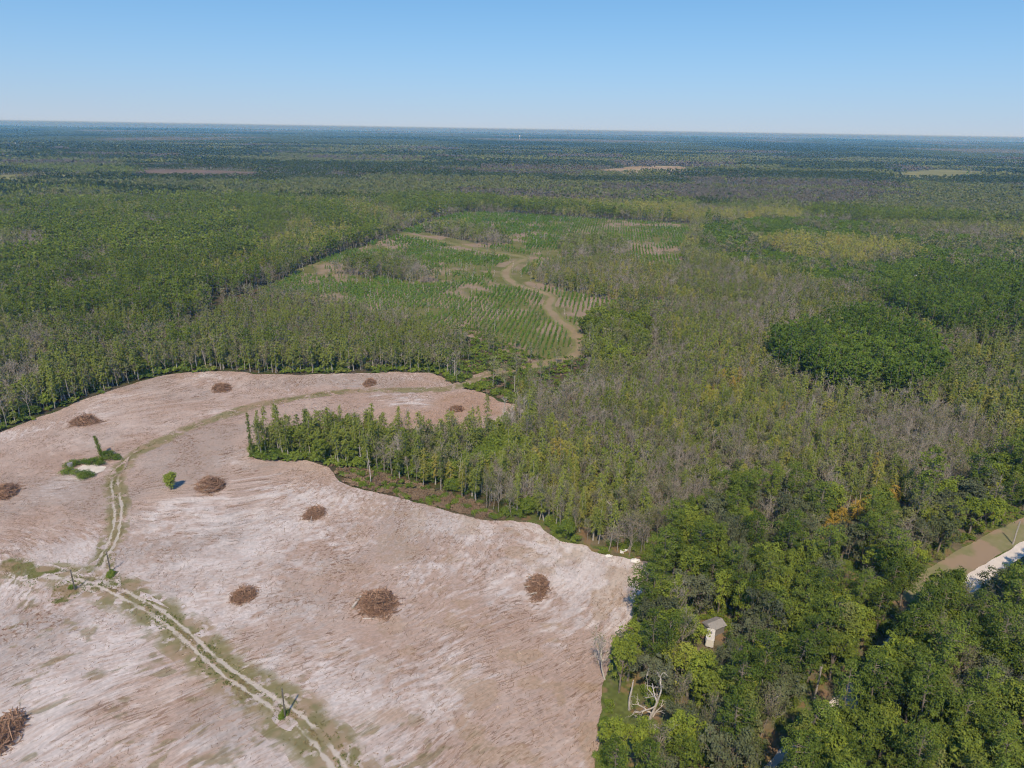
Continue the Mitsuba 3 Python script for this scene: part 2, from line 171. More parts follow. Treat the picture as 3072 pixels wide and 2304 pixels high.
def field_colour(p):
    u, v = flow(p)
    broad = fbm(p.x / 26 + 11, p.y / 22 + 2, 0.0, 4)
    streak = fbm(u / 3.4, v / 1.4, 2.0, 3)
    fine = fbm(u / 1.3, v / 0.36, 4.0, 2)
    grain = noise(p.x * 1.9, p.y * 1.9)
    rake = fbm(u / 1.9, v / 0.5, 14.0, 3)
    pocket = smoothstep(-75, -45, p.x) * smoothstep(268, 285, p.y)
    edge = smoothstep(200, 310, p.y - 0.35 * p.x)
    right_bare = smoothstep(-45, 5, p.x) * smoothstep(172, 135, p.y)
    b = 0.62 * broad + 0.42 * streak + 0.22 * edge + 0.14 * right_bare - 0.02
    brown = smoothstep(0.44, 0.66, b)
    sand = mix((0.515, 0.465, 0.455), (0.61, 0.565, 0.56), smoothstep(0.3, 0.7, fbm(p.x / 7, p.y / 7, 8.0, 3)))
    c = mix(sand, mix((0.375, 0.265, 0.21), (0.465, 0.37, 0.325), noise(p.x / 11, p.y / 11 + 5)), 0.82 * brown)
    white = smoothstep(0.58, 0.72, 0.6 * fbm(u / 7 + 5, v / 2.6, 12.0, 3) + 0.45 * fbm(p.x / 40, p.y / 30 + 9, 2.0, 2) - 0.02)
    c = mix(c, C(0.71, 0.67, 0.655), white * (0.42 - 0.25 * brown))
    grey = smoothstep(0.50, 0.68, fbm(p.x / 30 + 70, p.y / 24, 3.0, 3)) * smoothstep(20, -60, p.x)
    c = mix(c, C(0.33, 0.305, 0.295), 0.42 * grey * (1 - 0.6 * white))
    dash = smoothstep(0.56, 0.70, fine) * dr.clip(0.22 + 0.55 * brown + 0.35 * grey - 0.25 * white, 0, 1) * smoothstep(0.35, 0.6, fbm(p.x / 5 + 3, p.y / 5, 7.0, 2))
    c = mix(c, C(0.19, 0.115, 0.075), 0.85 * dash)
    tan = smoothstep(0.56, 0.70, fbm(p.x / 6 + 90, p.y / 5, 6.0, 3))
    c = mix(c, C(0.36, 0.26, 0.15), 0.4 * tan * smoothstep(-100, 20, p.x))
    green = smoothstep(0.58, 0.70, fbm(p.x / 5 + 20, p.y / 4, 1.0, 3)) * smoothstep(0.40, 0.6, streak) * smoothstep(152, 132, p.y + 0.45 * p.x + 30)
    c = mix(c, C(0.20, 0.18, 0.095), 0.65 * green)
    c = mix(c, C(0.40, 0.25, 0.165), 0.45 * pocket * smoothstep(0.35, 0.6, broad))
    c = mix(c, C(0.30, 0.205, 0.155), 0.42 * smoothstep(0.48, 0.64, rake) * (1 - 0.5 * white))
    return c * (0.80 + 0.22 * grain + 0.18 * smoothstep(0.3, 0.6, rake))

def grass_colour(p):
    g = fbm(p.x / 3.2, p.y / 3.2, 9.0, 3)
    return mix(mix((0.16, 0.155, 0.065), (0.25, 0.225, 0.11), g), (0.31, 0.235, 0.155), smoothstep(0.5, 0.68, fbm(p.x / 5 + 9, p.y / 5, 2.0, 3)))

def track_fn(white, soft, rut_at=0.24):
    """uv.x runs across the strip (0.5 is its middle): two wheel ruts of sand, grass between and beside them, fading into the field."""
    def fn(p, n, uv):
        d = dr.abs(uv.x - 0.5 + 0.05 * (noise(p.x / 9, p.y / 9) - 0.5)) * 2
        wob = 0.07 * (noise(p.x / 2.3, p.y / 2.3) - 0.5)
        broken = fbm(p.x / 1.6, p.y / 1.6, 3.0, 3)
        rut = smoothstep(0.6 * rut_at, 0.12 * rut_at, dr.abs(d - rut_at + wob * rut_at * 4) + 1.1 * rut_at * (broken - 0.5))
        w = mi.Float(white(p)) if callable(white) else white
        edge = smoothstep(1.15, 0.5, d + 1.0 * (fbm(p.x / 4.0, p.y / 4.0, 6.0, 4) - 0.5))
        c = mix(field_colour(p), grass_colour(p), edge * soft * smoothstep(0.24, 0.44, fbm(p.x / 2.2, p.y / 2.2, 2.0, 3)))
        return mix(c, mix((0.50, 0.455, 0.415), (0.65, 0.61, 0.57), broken), rut * w * smoothstep(0.14, 0.34, fbm(p.x / 5 + 8, p.y / 5, 4.0, 2)) * 0.8)
    return fn

def bumped(fn, height_fn, scale):
    return {'type': 'twosided', 'bsdf': {'type': 'bumpmap', 'arbitrary': mikit.proc(height_fn, eps=0.05), 'scale': scale, 'bsdf': {'type': 'diffuse', 'reflectance': mikit.proc(fn)}}}

def field_relief(p, n, uv):
    u, v = flow(p)
    return fbm(u / 3.0, v / 0.7, 4.0, 2) + 0.6 * noise(p.x * 1.7, p.y * 1.7)

scene['field_soil'] = bumped(lambda p, n, uv: field_colour(p), field_relief, 0.07)
scene['track_sand'] = diffuse(track_fn(lambda p: smoothstep(236, 215, p.y), 0.85))
scene['wide_track_sand'] = diffuse(track_fn(lambda p: 1.0 + 0 * p.x, 0.9, 0.165))
scene['grass_turf'] = diffuse(lambda p, n, uv: mix(field_colour(p), mix(mix((0.13, 0.145, 0.05), (0.22, 0.21, 0.095), fbm(p.x / 2, p.y / 2, 0.0, 3)), (0.30, 0.23, 0.15), smoothstep(0.46, 0.6, fbm(p.x / 4 + 5, p.y / 4, 3.0, 3))), smoothstep(0.1, 0.55, uv.x + 1.3 * (fbm(p.x / 3, p.y / 3, 5.0, 4) - 0.5))))
scene['white_sand'] = diffuse(lambda p, n, uv: mix((0.60, 0.55, 0.50), (0.72, 0.68, 0.63), fbm(p.x / 1.5, p.y / 1.5)))
scene['road_sand'] = diffuse(lambda p, n, uv: mix((0.62, 0.575, 0.535), (0.76, 0.72, 0.68), fbm(p.x / 2.5, p.y / 2.5)))
scene['verge_turf'] = diffuse(lambda p, n, uv: mix(mix((0.20, 0.215, 0.10), (0.29, 0.265, 0.165), fbm(p.x / 1.6, p.y / 1.6)), (0.33, 0.255, 0.19), smoothstep(0.45, 0.65, fbm(p.x / 7, p.y / 7, 3.0, 3))))
scene['parcel_turf'] = diffuse(lambda p, n, uv: mix(mix((0.13, 0.145, 0.05), (0.20, 0.195, 0.085), fbm(p.x / 9, p.y / 9)), (0.30, 0.235, 0.175), smoothstep(0.46, 0.66, fbm(p.x / 24, p.y / 30, 3.0, 3))))
scene['parcel_sand'] = diffuse(lambda p, n, uv: mix(mix((0.17, 0.185, 0.07), (0.25, 0.235, 0.11), noise(p.x / 9, p.y / 9)), mix((0.26, 0.205, 0.125), (0.34, 0.275, 0.185), fbm(p.x / 5, p.y / 5)), smoothstep(0.85, 0.3, dr.abs(uv.x - 0.5) * 2 + 0.5 * (noise(p.x / 7, p.y / 7) - 0.5)) * smoothstep(760, 640, p.y)))

def floor_colour(p, n, uv):
    d = dr.sqrt(p.x * p.x + p.y * p.y)
    c = mix((0.10, 0.095, 0.055), (0.24, 0.20, 0.135), fbm(p.x / 1.7, p.y / 1.7, 0.0, 4))
    c = mix(c, mix((0.09, 0.115, 0.035), (0.16, 0.19, 0.06), noise(p.x * 1.3, p.y * 1.3)), smoothstep(0.42, 0.58, fbm(p.x / 4 + 7, p.y / 4, 2.0, 3)))
    c = mix(c, C(0.27, 0.17, 0.105), 0.6 * smoothstep(0.55, 0.68, fbm(p.x / 3 + 70, p.y / 3, 5.0, 3)))
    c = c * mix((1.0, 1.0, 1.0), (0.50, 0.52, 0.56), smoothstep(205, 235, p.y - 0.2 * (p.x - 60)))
    return mix(c, mix((0.08, 0.10, 0.045), (0.15, 0.15, 0.085), fbm(p.x / 90, p.y / 90)), smoothstep(400, 1200, d))

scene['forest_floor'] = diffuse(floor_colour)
scene['pale_grass'] = diffuse(lambda p, n, uv: mix((0.19, 0.20, 0.085), (0.27, 0.26, 0.125), fbm(p.x / 60, p.y / 60)))
scene['red_brush'] = diffuse(lambda p, n, uv: mix((0.15, 0.125, 0.10), (0.22, 0.165, 0.135), fbm(p.x / 40, p.y / 40)))
scene['tan_soil'] = diffuse(lambda p, n, uv: mix((0.34, 0.26, 0.17), (0.40, 0.34, 0.22), smoothstep(0.4, 0.6, fbm(p.x / 300, p.y / 80))))
scene['rust_soil'] = diffuse(lambda p, n, uv: mix((0.26, 0.165, 0.11), (0.24, 0.19, 0.09), fbm(p.x / 4, p.y / 4)))

# ------------------------------------------------------------------ mesh helpers
def rng_of(*k):
    return np.random.default_rng([int(x) for x in k])

class Soup:
    def __init__(self):
        self.v, self.f, self.uv, self.n = [], [], [], 0

    def add(self, v, f, uv):
        v = np.asarray(v, float)
        self.v.append(v)
        self.f.append(np.asarray(f, int) + self.n)
        uv = np.broadcast_to(np.asarray(uv, float), (len(v), 2))
        self.uv.append(uv)
        self.n += len(v)

    def ply(self, bsdf):
        return mikit.ply((np.vstack(self.v), np.vstack(self.f)), bsdf, uv=np.vstack(self.uv))

def unit(a):
    return a / (np.linalg.norm(a, axis=-1, keepdims=True) + 1e-9)

def tube(pts, radii, sides=5):
    p = np.asarray(pts, float)
    t = unit(np.gradient(p, axis=0))
    a = unit(np.cross(t, np.where(np.abs(t[:, 2:]) < 0.9, [0, 0, 1.0], [1.0, 0, 0])))
    b = np.cross(t, a)
    ang = np.arange(sides) * 2 * np.pi / sides
    v = p[:, None] + np.broadcast_to(radii, (len(p),))[:, None, None] * (np.cos(ang)[None, :, None] * a[:, None] + np.sin(ang)[None, :, None] * b[:, None])
    i, j = np.meshgrid(np.arange(len(p) - 1), np.arange(sides), indexing='ij')
    q = np.stack([i * sides + j, i * sides + (j + 1) % sides, (i + 1) * sides + (j + 1) % sides, (i + 1) * sides + j], -1).reshape(-1, 4)
    f = np.vstack([q[:, [0, 1, 2]], q[:, [0, 2, 3]]])
    cap = [[(len(p) - 1) * sides, (len(p) - 1) * sides + k, (len(p) - 1) * sides + k + 1] for k in range(1, sides - 1)]
    return v.reshape(-1, 3), np.vstack([f, cap])

def leaves(c, nrm, size, aspect, r):
    """Bent, uneven four-cornered leaf sprays: two triangles each."""
    n = len(c)
    nrm = unit(nrm)
    a = unit(np.cross(nrm, r.normal(size=(n, 3))))
    b = np.cross(nrm, a)
    s = np.broadcast_to(size, (n,))[:, None] * r.uniform(0.7, 1.3, (n, 1))
    k = r.uniform(0.6, 1.2, (n, 4, 1))
    v = np.stack([c + a * s * k[:, 0], c + b * s * aspect * k[:, 1] - nrm * s * 0.3, c - a * s * k[:, 2], c - b * s * aspect * k[:, 3] - nrm * s * 0.3], 1)
    i = np.arange(n) * 4
    return v.reshape(-1, 3), np.vstack([np.stack([i, i + 1, i + 2], 1), np.stack([i, i + 2, i + 3], 1)])

def leaf_uv(n, tone, r):
    return np.stack([np.repeat(r.uniform(0, 1, n), 4), np.full(4 * n, tone)], 1)

def ribbons(p0, p1, w0, w1, r):
    """Thin twigs: one flat strip each, in a random plane."""
    d = unit(p1 - p0)
    a = unit(np.cross(d, r.normal(size=d.shape)))
    w0, w1 = (np.broadcast_to(w, (len(p0),))[:, None] / 2 for w in (w0, w1))
    v = np.stack([p0 - a * w0, p0 + a * w0, p1 + a * w1, p1 - a * w1], 1).reshape(-1, 3)
    i = np.arange(len(p0)) * 4
    return v, np.vstack([np.stack([i, i + 1, i + 2], 1), np.stack([i, i + 2, i + 3], 1)])

def puff(soup, c, rad, n, size, tone, r, aspect=0.6, flat=0.75, upness=0.45):
    d = unit(r.normal(size=(n, 3)))
    d[:, 2] = np.where(d[:, 2] < -0.3, -d[:, 2], d[:, 2])
    q = c + d * rad * r.uniform(0.5, 1.1, (n, 1)) * [1, 1, flat]
    v, f = leaves(q, d + 0.55 * r.normal(size=(n, 3)) + [0, 0, upness], size, aspect, r)
    clump = r.uniform(-0.25, 0.25)
    uv = leaf_uv(n, tone, r)
    uv[:, 0] = np.clip(uv[:, 0] * 0.9 + 0.05 + clump, 0, 1)
    soup.add(v, f, uv)

def trunk_path(h, lean, r, k=5):
    t = np.linspace(0, 1, k)[:, None]
    return np.hstack([np.cumsum(r.normal(0, 0.012 * h, (k, 2)), 0) * (t > 0) + t * lean, t * h])

def bark_tube(soup, pts, radii, sides, r):
    v, f = tube(pts, radii, sides)
    soup.add(v, f, (r.uniform(), 0.5))

# each maker returns {part: (Soup, bsdf)}; lod 0 is near (about 0.3 m sprays), 1 middle, 2 far
def make_pine(seed, lod, leaf='pine_leaf', h=17.5, rad=3.2, start=0.36):
    r = rng_of(11, seed, lod)
    tr, cr = Soup(), Soup()
    tone = r.uniform()
    h *= r.uniform(0.9, 1.1)
    path = trunk_path(h, r.normal(0, 0.5, 2), r)
    bark_tube(tr, path, np.linspace(0.24, 0.06, 5), (6, 6, 4, 3)[lod], r)
    top = lambda z: np.array([np.interp(z, path[:, 2], path[:, 0]), np.interp(z, path[:, 2], path[:, 1]), z])
    n = (34, 30, 16, 8)[lod]
    for k in range(n):
        t = (k + r.uniform()) / n
        z = h * (start + (1 - start) * t ** 0.9)
        rr = rad * (0.35 + 0.65 * math.sin(math.pi * min(1, 0.22 + 0.78 * (1 - t)) )) * r.uniform(0.55, 1.1) * (1 if t < 0.9 else 0.4)
        a = k * 2.4 + r.normal(0, 0.5)
        base = top(z - 0.12 * rr)
        tip = base + [math.cos(a) * rr, math.sin(a) * rr, 0.25 * rr + r.normal(0, 0.2)]
        if lod <= 1:
            bark_tube(tr, [base, (base + tip) / 2 + [0, 0, -0.1], tip], [0.07, 0.05, 0.03], 3, r)
        puff(cr, tip, (1.05, 1.0, 1.2, 1.6)[lod] * r.uniform(0.8, 1.25), (46, 26, 12, 5)[lod], (0.27, 0.36, 0.62, 1.15)[lod], tone, r, 0.5, 0.95)
        if lod <= 1 and rr > 1.4:
            puff(cr, base * 0.45 + tip * 0.55, 0.8, (20, 12)[lod], (0.27, 0.36)[lod], tone, r, 0.5, 0.95)
    return {'trunk': (tr, 'bark'), 'crown': (cr, leaf)}

def make_oak(seed, lod, leaf='oak_leaf', h=13.5, rad=4.1, moss=False):
    r = rng_of(12, seed, lod)
    tr, cr, mo = Soup(), Soup(), Soup()
    tone = r.uniform()
    h *= r.uniform(0.88, 1.12)
    rad *= r.uniform(0.85, 1.15)
    path = trunk_path(h * 0.6, r.normal(0, 0.6, 2), r)
    bark_tube(tr, path, np.linspace(0.33, 0.16, 5), (6, 6, 4, 3)[lod], r)
    lobes = [(r.normal(0, 0.36 * rad, 2), r.uniform(0.45, 0.62)) for _ in range(5)]
    n = (70, 62, 22, 9)[lod]
    for k in range(n):
        (o, s) = lobes[k % 5]
        d = unit(r.normal(size=3))
        d[2] = abs(d[2]) if r.uniform() < 0.75 else d[2]
        c = np.array([o[0], o[1], h * (0.52 + 0.16 * s)]) + d * np.array([rad * s, rad * s, h * 0.40]) * r.uniform(0.7, 1.08)
        if lod <= 1 and k % 4 == 0:
            s0 = path[r.integers(2, 5)]
            bark_tube(tr, [s0, (s0 + c) / 2 + r.normal(0, 0.3, 3), c], [0.13, 0.08, 0.04], 3, r)
        puff(cr, c, (1.0, 1.0, 1.35, 2.0)[lod] * r.uniform(0.75, 1.25), (46, 28, 14, 6)[lod], (0.28, 0.36, 0.62, 1.25)[lod], tone, r, 0.65, 1.0)
        if moss and lod <= 1 and k % 3 == 0:
            m = 7
            p0 = c + r.normal(0, 0.8, (m, 3))
            v, f = ribbons(p0, p0 + np.stack([r.normal(0, 0.12, m), r.normal(0, 0.12, m), -r.uniform(0.8, 2.0, m)], 1), 0.2, 0.04, r)
            mo.add(v, f, leaf_uv(m, 0.5, r))
    out = {'trunk': (tr, 'bark'), 'crown': (cr, leaf)}
    if mo.n:
        out['hanging_moss'] = (mo, 'moss')
    return out

def make_cypress(seed, lod, leaf='cypress_leaf', h=17.5, rad=2.4, start=0.28):
    r = rng_of(13, seed, lod)
    tr, cr = Soup(), Soup()
    tone = r.uniform()
    h *= r.uniform(0.85, 1.12)
    path = trunk_path(h, r.normal(0, 0.35, 2), r)
    bark_tube(tr, path, [0.3, 0.18, 0.14, 0.10, 0.04], (6, 6, 4, 3)[lod], r)
    n = (84, 70, 42, 18)[lod]
    per = (18, 14, 8, 3)[lod]
    blunt, cut, ph = r.uniform(0.3, 0.75), r.uniform(0.86, 1.0), r.uniform(0, 50, 3)
    for k in range(n):
        t = (k + r.uniform()) / n
        z = h * (start + (1.01 - start) * t)
        if r.uniform() < 0.12:
            continue
        if t > cut:
            continue
        lobe = 0.55 + 0.9 * float(meshkit.noise(np.array([math.cos(k * 2.4), math.sin(k * 2.4), t * 3.5]) * 1.3 + ph))
        rr = (0.35 + rad * (1 - t * t) ** (blunt + 0.3)) * r.uniform(0.6, 1.1) * lobe * min(1.0, 0.45 + 2.2 * t)
        a = k * 2.4 + r.normal(0, 0.6)
        d = np.array([math.cos(a), math.sin(a), 0])
        x = np.linspace(0.25, 1.0, per)[:, None]
        q = np.array([np.interp(z, path[:, 2], path[:, 0]), np.interp(z, path[:, 2], path[:, 1]), z]) + d * rr * x + np.array([0, 0, 1]) * (-0.22 * rr * x ** 2) + r.normal(0, 0.16, (per, 3))
        v, f = leaves(q, np.array([0, 0, 1.0]) + 0.45 * d + 0.32 * r.normal(size=(per, 3)), (0.25, 0.31, 0.56, 1.1)[lod], 0.55, r)
        cr.add(v, f, leaf_uv(per, tone, r) * [0.8, 1] + [0.2 * r.uniform(), 0])
    return {'trunk': (tr, 'pale_bark'), 'crown': (cr, leaf)}

def make_bare(seed, lod, foliage=0.0, h=14.0, spread=2.8, leaf='sparse_leaf', wood='twig_bark', levels=3, heavy=1.0):
    r = rng_of(14, seed, lod, int(foliage * 100), int(h * 10))
    tr, cr = Soup(), Soup()
    tone = r.uniform()
    h *= r.uniform(0.85, 1.15)
    path = trunk_path(h * 0.92, r.normal(0, 0.6, 2), r)
    bark_tube(tr, path, np.linspace(0.19, 0.05, 5) * heavy, (5, 5, 4, 3)[lod], r)
    n1 = (15, 13, 10, 7)[lod]
    w = (0.8, 1.0, 1.7, 3.2)[lod]
    z = h * r.uniform(0.3, 0.9, n1)
    p0 = np.stack([np.interp(z, path[:, 2], path[:, 0]), np.interp(z, path[:, 2], path[:, 1]), z], 1)
    a = np.arange(n1) * 2.4 + r.normal(0, 0.5, n1)
    l = spread * r.uniform(0.6, 1.25, n1) * (1.25 - z / h)
    p1 = p0 + np.stack([np.cos(a) * l, np.sin(a) * l, l * r.uniform(0.8, 1.7, n1)], 1)
    for s, e in zip(p0, p1):
        if lod <= 1:
            bark_tube(tr, [s, (s + e) / 2 + r.normal(0, 0.12, 3), e], np.array([0.075, 0.05, 0.02]) * heavy, 3, r)
    if lod > 1:
        tr.add(*ribbons(p0, p1, 0.10 * w, 0.05 * w, r), leaf_uv(n1, tone, r))
    ends = [p1]
    src0, src1 = p0, p1
    for lev, m in enumerate((6, 5) if lod == 0 else (5, 4) if lod == 1 else (5,) if lod == 2 else (4,)):
        k = np.repeat(np.arange(len(src0)), m)
        t = r.uniform(0.25, 1.0, (len(k), 1))
        s = src0[k] * (1 - t) + src1[k] * t
        ln = np.linalg.norm(src1[k] - src0[k], axis=1, keepdims=True) * r.uniform(0.35, 0.7, (len(k), 1))
        e = s + unit(unit(src1[k] - src0[k]) + 0.75 * r.normal(size=(len(k), 3)) + [0, 0, 0.5]) * ln
        tr.add(*ribbons(s, e, (0.085, 0.06)[lev] * w, 0.03 * w, r), leaf_uv(len(k), tone, r))
        ends.append(e)
        src0, src1 = s, e
    out = {'trunk': (tr, wood)}
    if foliage:
        e = np.vstack(ends)
        m = int((420, 170, 66, 26)[lod] * foliage)
        q = e[r.integers(0, len(e), m)] + r.normal(0, 0.45, (m, 3))
        v, f = leaves(q, r.normal(size=(m, 3)) + [0, 0, 0.5], (0.2, 0.34, 0.6, 1.05)[lod], 0.6, r)
        cr.add(v, f, leaf_uv(m, tone, r))
        out['crown'] = (cr, leaf)
    return out

def make_shrub(seed, lod, leaf='shrub_leaf', rad=1.5, h=1.9):
    r = rng_of(15, seed, lod)
    tr, cr = Soup(), Soup()
    tone = r.uniform()
    for k in range((11, 9, 5, 3)[lod]):
        a, d = r.uniform(0, 6.3), rad * math.sqrt(r.uniform(0, 0.8))
        c = np.array([math.cos(a) * d, math.sin(a) * d, h * r.uniform(0.35, 0.8) * (1.1 - 0.5 * d / rad)])
        puff(cr, c, rad * 0.5, (46, 18, 8, 4)[lod], (0.17, 0.28, 0.5, 0.9)[lod], tone, r, 0.65, 0.85)
        if lod <= 1:
            bark_tube(tr, [[0, 0, -0.05], c * [0.5, 0.5, 0.6], c], [0.05, 0.035, 0.02], 3, r)
    return {'stem': (tr, 'bark'), 'crown': (cr, leaf)} if lod <= 1 else {'crown': (cr, leaf)}

def make_young(seed, lod, leaf='young_leaf', h=3.6, rad=0.85):
    r = rng_of(16, seed, lod)
    cr = Soup()
    tone = r.uniform()
    h *= r.uniform(0.75, 1.2)
    n = (24, 20, 12, 8)[lod]
    t = (np.arange(n) + r.uniform(0, 1, n)) / n
    a = np.arange(n) * 2.4
    rr = rad * (1.05 - t) * r.uniform(0.4, 0.9, n)
    q = np.stack([np.cos(a) * rr, np.sin(a) * rr, h * (0.1 + 0.88 * t)], 1)
    d = np.stack([np.cos(a), np.sin(a), 0.8 + 0 * a], 1)
    v, f = leaves(q, d + 0.3 * r.normal(size=(n, 3)), (0.35, 0.45, 0.62, 0.9)[lod], 0.6, r)
    cr.add(v, f, leaf_uv(n, tone, r))
    v, f = tube([[0, 0, -0.1], [0, 0, h * 0.6], [0, 0, h]], [0.16, 0.10, 0.03], 3)
    cr.add(v, f, (0.2, tone))
    return {'crown': (cr, leaf)}

KINDS = {
    'pine_tree': (make_pine, (8, 8, 6, 4)),
    'dark_pine_tree': (lambda s, l: make_pine(s + 50, l, 'dark_pine_leaf', 17.5, 2.7, 0.34), (4, 4, 4, 3)),
    'plantation_pine': (lambda s, l: make_pine(s + 70, l, 'dark_pine_leaf', 6.5, 1.5, 0.12), (2, 2, 3, 3)),
    'broadleaf_tree': (make_oak, (8, 7, 5, 3)),
    'bright_broadleaf_tree': (lambda s, l: make_oak(s + 60, l, 'bright_leaf', 12.0, 3.9), (4, 4, 3, 2)),
    'mossy_tree': (lambda s, l: make_oak(s + 20, l, 'grey_leaf', 13.0, 4.6, True), (3, 3, 2, 2)),
    'low_broadleaf_tree': (lambda s, l: make_oak(s + 40, l, 'shrub_leaf', 6.5, 2.6), (4, 4, 3, 3)),
    'cypress_tree': (make_cypress, (8, 9, 7, 5)),
    'yellow_cypress_tree': (lambda s, l: make_cypress(s + 30, l, 'yellow_leaf', 15.5, 2.8, 0.24), (4, 4, 4, 3)),
    'sparse_tree': (lambda s, l: make_bare(s + 10, l, 1.25, 13.5, 3.0), (7, 8, 6, 5)),
    'bare_tree': (make_bare, (7, 8, 6, 5)),
    'dead_tree': (lambda s, l: make_bare(s + 90, l, 0.0, 13.0, 2.0, wood='white_wood', heavy=1.3), (4, 4, 3, 2)),
    'shrub': (make_shrub, (6, 6, 4, 3)),
    'brown_shrub': (lambda s, l: make_shrub(s + 30, l, 'brown_leaf', 1.3, 1.3), (4, 4, 3, 2)),
    'young_pine': (make_young, (4, 4, 4, 3)),
}
GROUPS = {}

def group_of(kind, lod, variant):
    key = f'{kind}_shape_{lod}_{variant}'
    if key not in GROUPS:
        parts = KINDS[kind][0](variant, lod)
        scene[key] = {'type': 'shapegroup', **{p: s.ply(b) for p, (s, b) in parts.items()}}
        GROUPS[key] = list(parts)
    return key

def place(key, group, x, y, z, rot, s, sz):
    c, n = math.cos(rot) * s, math.sin(rot) * s
    scene[key] = {'type': 'instance', 'shapes': {'type': 'ref', 'id': group}, 'to_world': T([[c, -n, 0, x], [n, c, 0, y], [0, 0, sz, z], [0, 0, 0, 1]])}

def numbered(name, taken={}):
    taken[name] = taken.get(name, -1) + 1
    return name if taken[name] == 0 else f'{name}_{taken[name]:03d}'

def thing(key, label, category, group=None, kind=None):
    labels[key] = {'label': label, 'category': category}
    if group:
        labels[key]['group'] = group
    if kind:
        labels[key]['kind'] = kind

def structure(key, ply, label):
    scene[key] = ply
    labels[key] = {'label': label, 'category': key.split('_0')[0].replace('_', ' '), 'kind': 'structure'}

# ------------------------------------------------------------------ ground, field, tracks, road
def ragged(pts, step, amount, seed):
    """The outline resampled every STEP metres and pushed about by noise."""
    ring = shapely.LinearRing(pts)
    d = np.arange(0, ring.length, step)
    q = shapely.get_coordinates(shapely.line_interpolate_point(ring, d))
    p3 = np.hstack([q / 6.0, np.full((len(q), 1), seed)])
    off = np.stack([meshkit.fbm(p3, 3, seed) - 0.5, meshkit.fbm(p3 + 50, 3, seed + 9) - 0.5], 1) * 2 * amount
    return shapely.Polygon(q + off).buffer(0)

def sheet(poly, z, bsdf, with_edge=False):
    poly = max(getattr(poly, 'geoms', [poly]), key=lambda g: g.area)
    if with_edge:   # finer mesh whose uv.x tells how far inside the outline a point lies (0 at the rim, 1 at 4 m)
        x0, y0, x1, y1 = poly.bounds
        g = np.stack(np.meshgrid(np.arange(x0, x1, 1.2), np.arange(y0, y1, 1.2)), -1).reshape(-1, 2)
        g = g[shapely.contains_xy(poly.buffer(-0.7), g[:, 0], g[:, 1])]
        rim = shapely.get_coordinates(poly.exterior)[:-1]
        allp = np.vstack([rim, g])
        from scipy.spatial import Delaunay
        tri = Delaunay(allp).simplices
        mid = allp[tri].mean(1)
        tri = tri[shapely.contains_xy(poly, mid[:, 0], mid[:, 1])]
        e = shapely.distance(shapely.points(allp), poly.exterior)
        v = np.hstack([allp, np.full((len(allp), 1), z)])
        a = allp[tri]
        cr_ = (a[:, 1, 0] - a[:, 0, 0]) * (a[:, 2, 1] - a[:, 0, 1]) - (a[:, 1, 1] - a[:, 0, 1]) * (a[:, 2, 0] - a[:, 0, 0])
        tri = np.where((cr_ < 0)[:, None], tri[:, ::-1], tri)
        return mikit.ply((v, tri), bsdf, uv=np.stack([np.clip(e / 4, 0, 1), 0 * e], 1))
    v, f = trimesh.creation.triangulate_polygon(poly, engine='earcut')
    a = v[f]
    cr_ = (a[:, 1, 0] - a[:, 0, 0]) * (a[:, 2, 1] - a[:, 0, 1]) - (a[:, 1, 1] - a[:, 0, 1]) * (a[:, 2, 0] - a[:, 0, 0])
    f = np.where((cr_ < 0)[:, None], f[:, ::-1], f)
    return mikit.ply((np.hstack([v, np.full((len(v), 1), z)]), f), bsdf, uv=v / 10)

def smooth_line(pts, step=1.5):
    from scipy.interpolate import PchipInterpolator
    p = np.array(pts, float)
    d = np.r_[0, np.cumsum(np.linalg.norm(np.diff(p, axis=0), axis=1))]
    s = np.arange(0, d[-1] + step, step)
    q = PchipInterpolator(d, p, axis=0)(np.minimum(s, d[-1]))
    k = np.ones(7) / 7
    return np.stack([np.convolve(np.pad(q[:, i], 3, 'edge'), k, 'valid') for i in (0, 1)], 1)

def strip(pts, width, z, bsdf, across=7, ragged_edge=0.0, seed=0, shift=0.0):
    q = smooth_line(pts)
    t = unit(np.gradient(q, axis=0))
    nrm = np.stack([t[:, 1], -t[:, 0]], 1)
    q = q + nrm * shift
    u = np.linspace(0, 1, across)
    w = width * (1 + ragged_edge * (meshkit.fbm(np.hstack([q / 5, np.full((len(q), 1), seed)]), 3, seed) - 0.5))
    v = q[:, None] + nrm[:, None] * ((u[None, :] - 0.5) * w[:, None])[..., None]
    v = np.concatenate([v, np.full(v.shape[:2] + (1,), z)], -1)
    i, j = np.meshgrid(np.arange(len(q) - 1), np.arange(across - 1), indexing='ij')
    k = (i * across + j).ravel()
    f = np.vstack([np.stack([k, k + 1, k + across + 1], 1), np.stack([k, k + across + 1, k + across], 1)])
    uv = np.stack([np.tile(u, len(q)), np.repeat(np.linspace(0, 1, len(q)), across)], 1)
    return mikit.ply((v.reshape(-1, 3), f), bsdf, uv=uv), q

def ground_mesh():
    xs = np.r_[-23000, -12000, -6000, -3000, -1500, -800, np.linspace(-400, 400, 21), 800, 1500, 3000, 6000, 12000, 23000]
    ys = np.r_[-1200, -500, -200, np.linspace(0, 500, 16), 700, 1000, 1500, 2500, 4000, 7000, 12000, 17000, 21500]
    X, Y = np.meshgrid(xs, ys)
    v = np.stack([X, Y, 0 * X], -1).reshape(-1, 3)
    i, j = np.meshgrid(np.arange(len(ys) - 1), np.arange(len(xs) - 1), indexing='ij')
    k = (i * len(xs) + j).ravel()
    n = len(xs)
    return v, np.vstack([np.stack([k, k + 1, k + n + 1], 1), np.stack([k, k + n + 1, k + n], 1)])

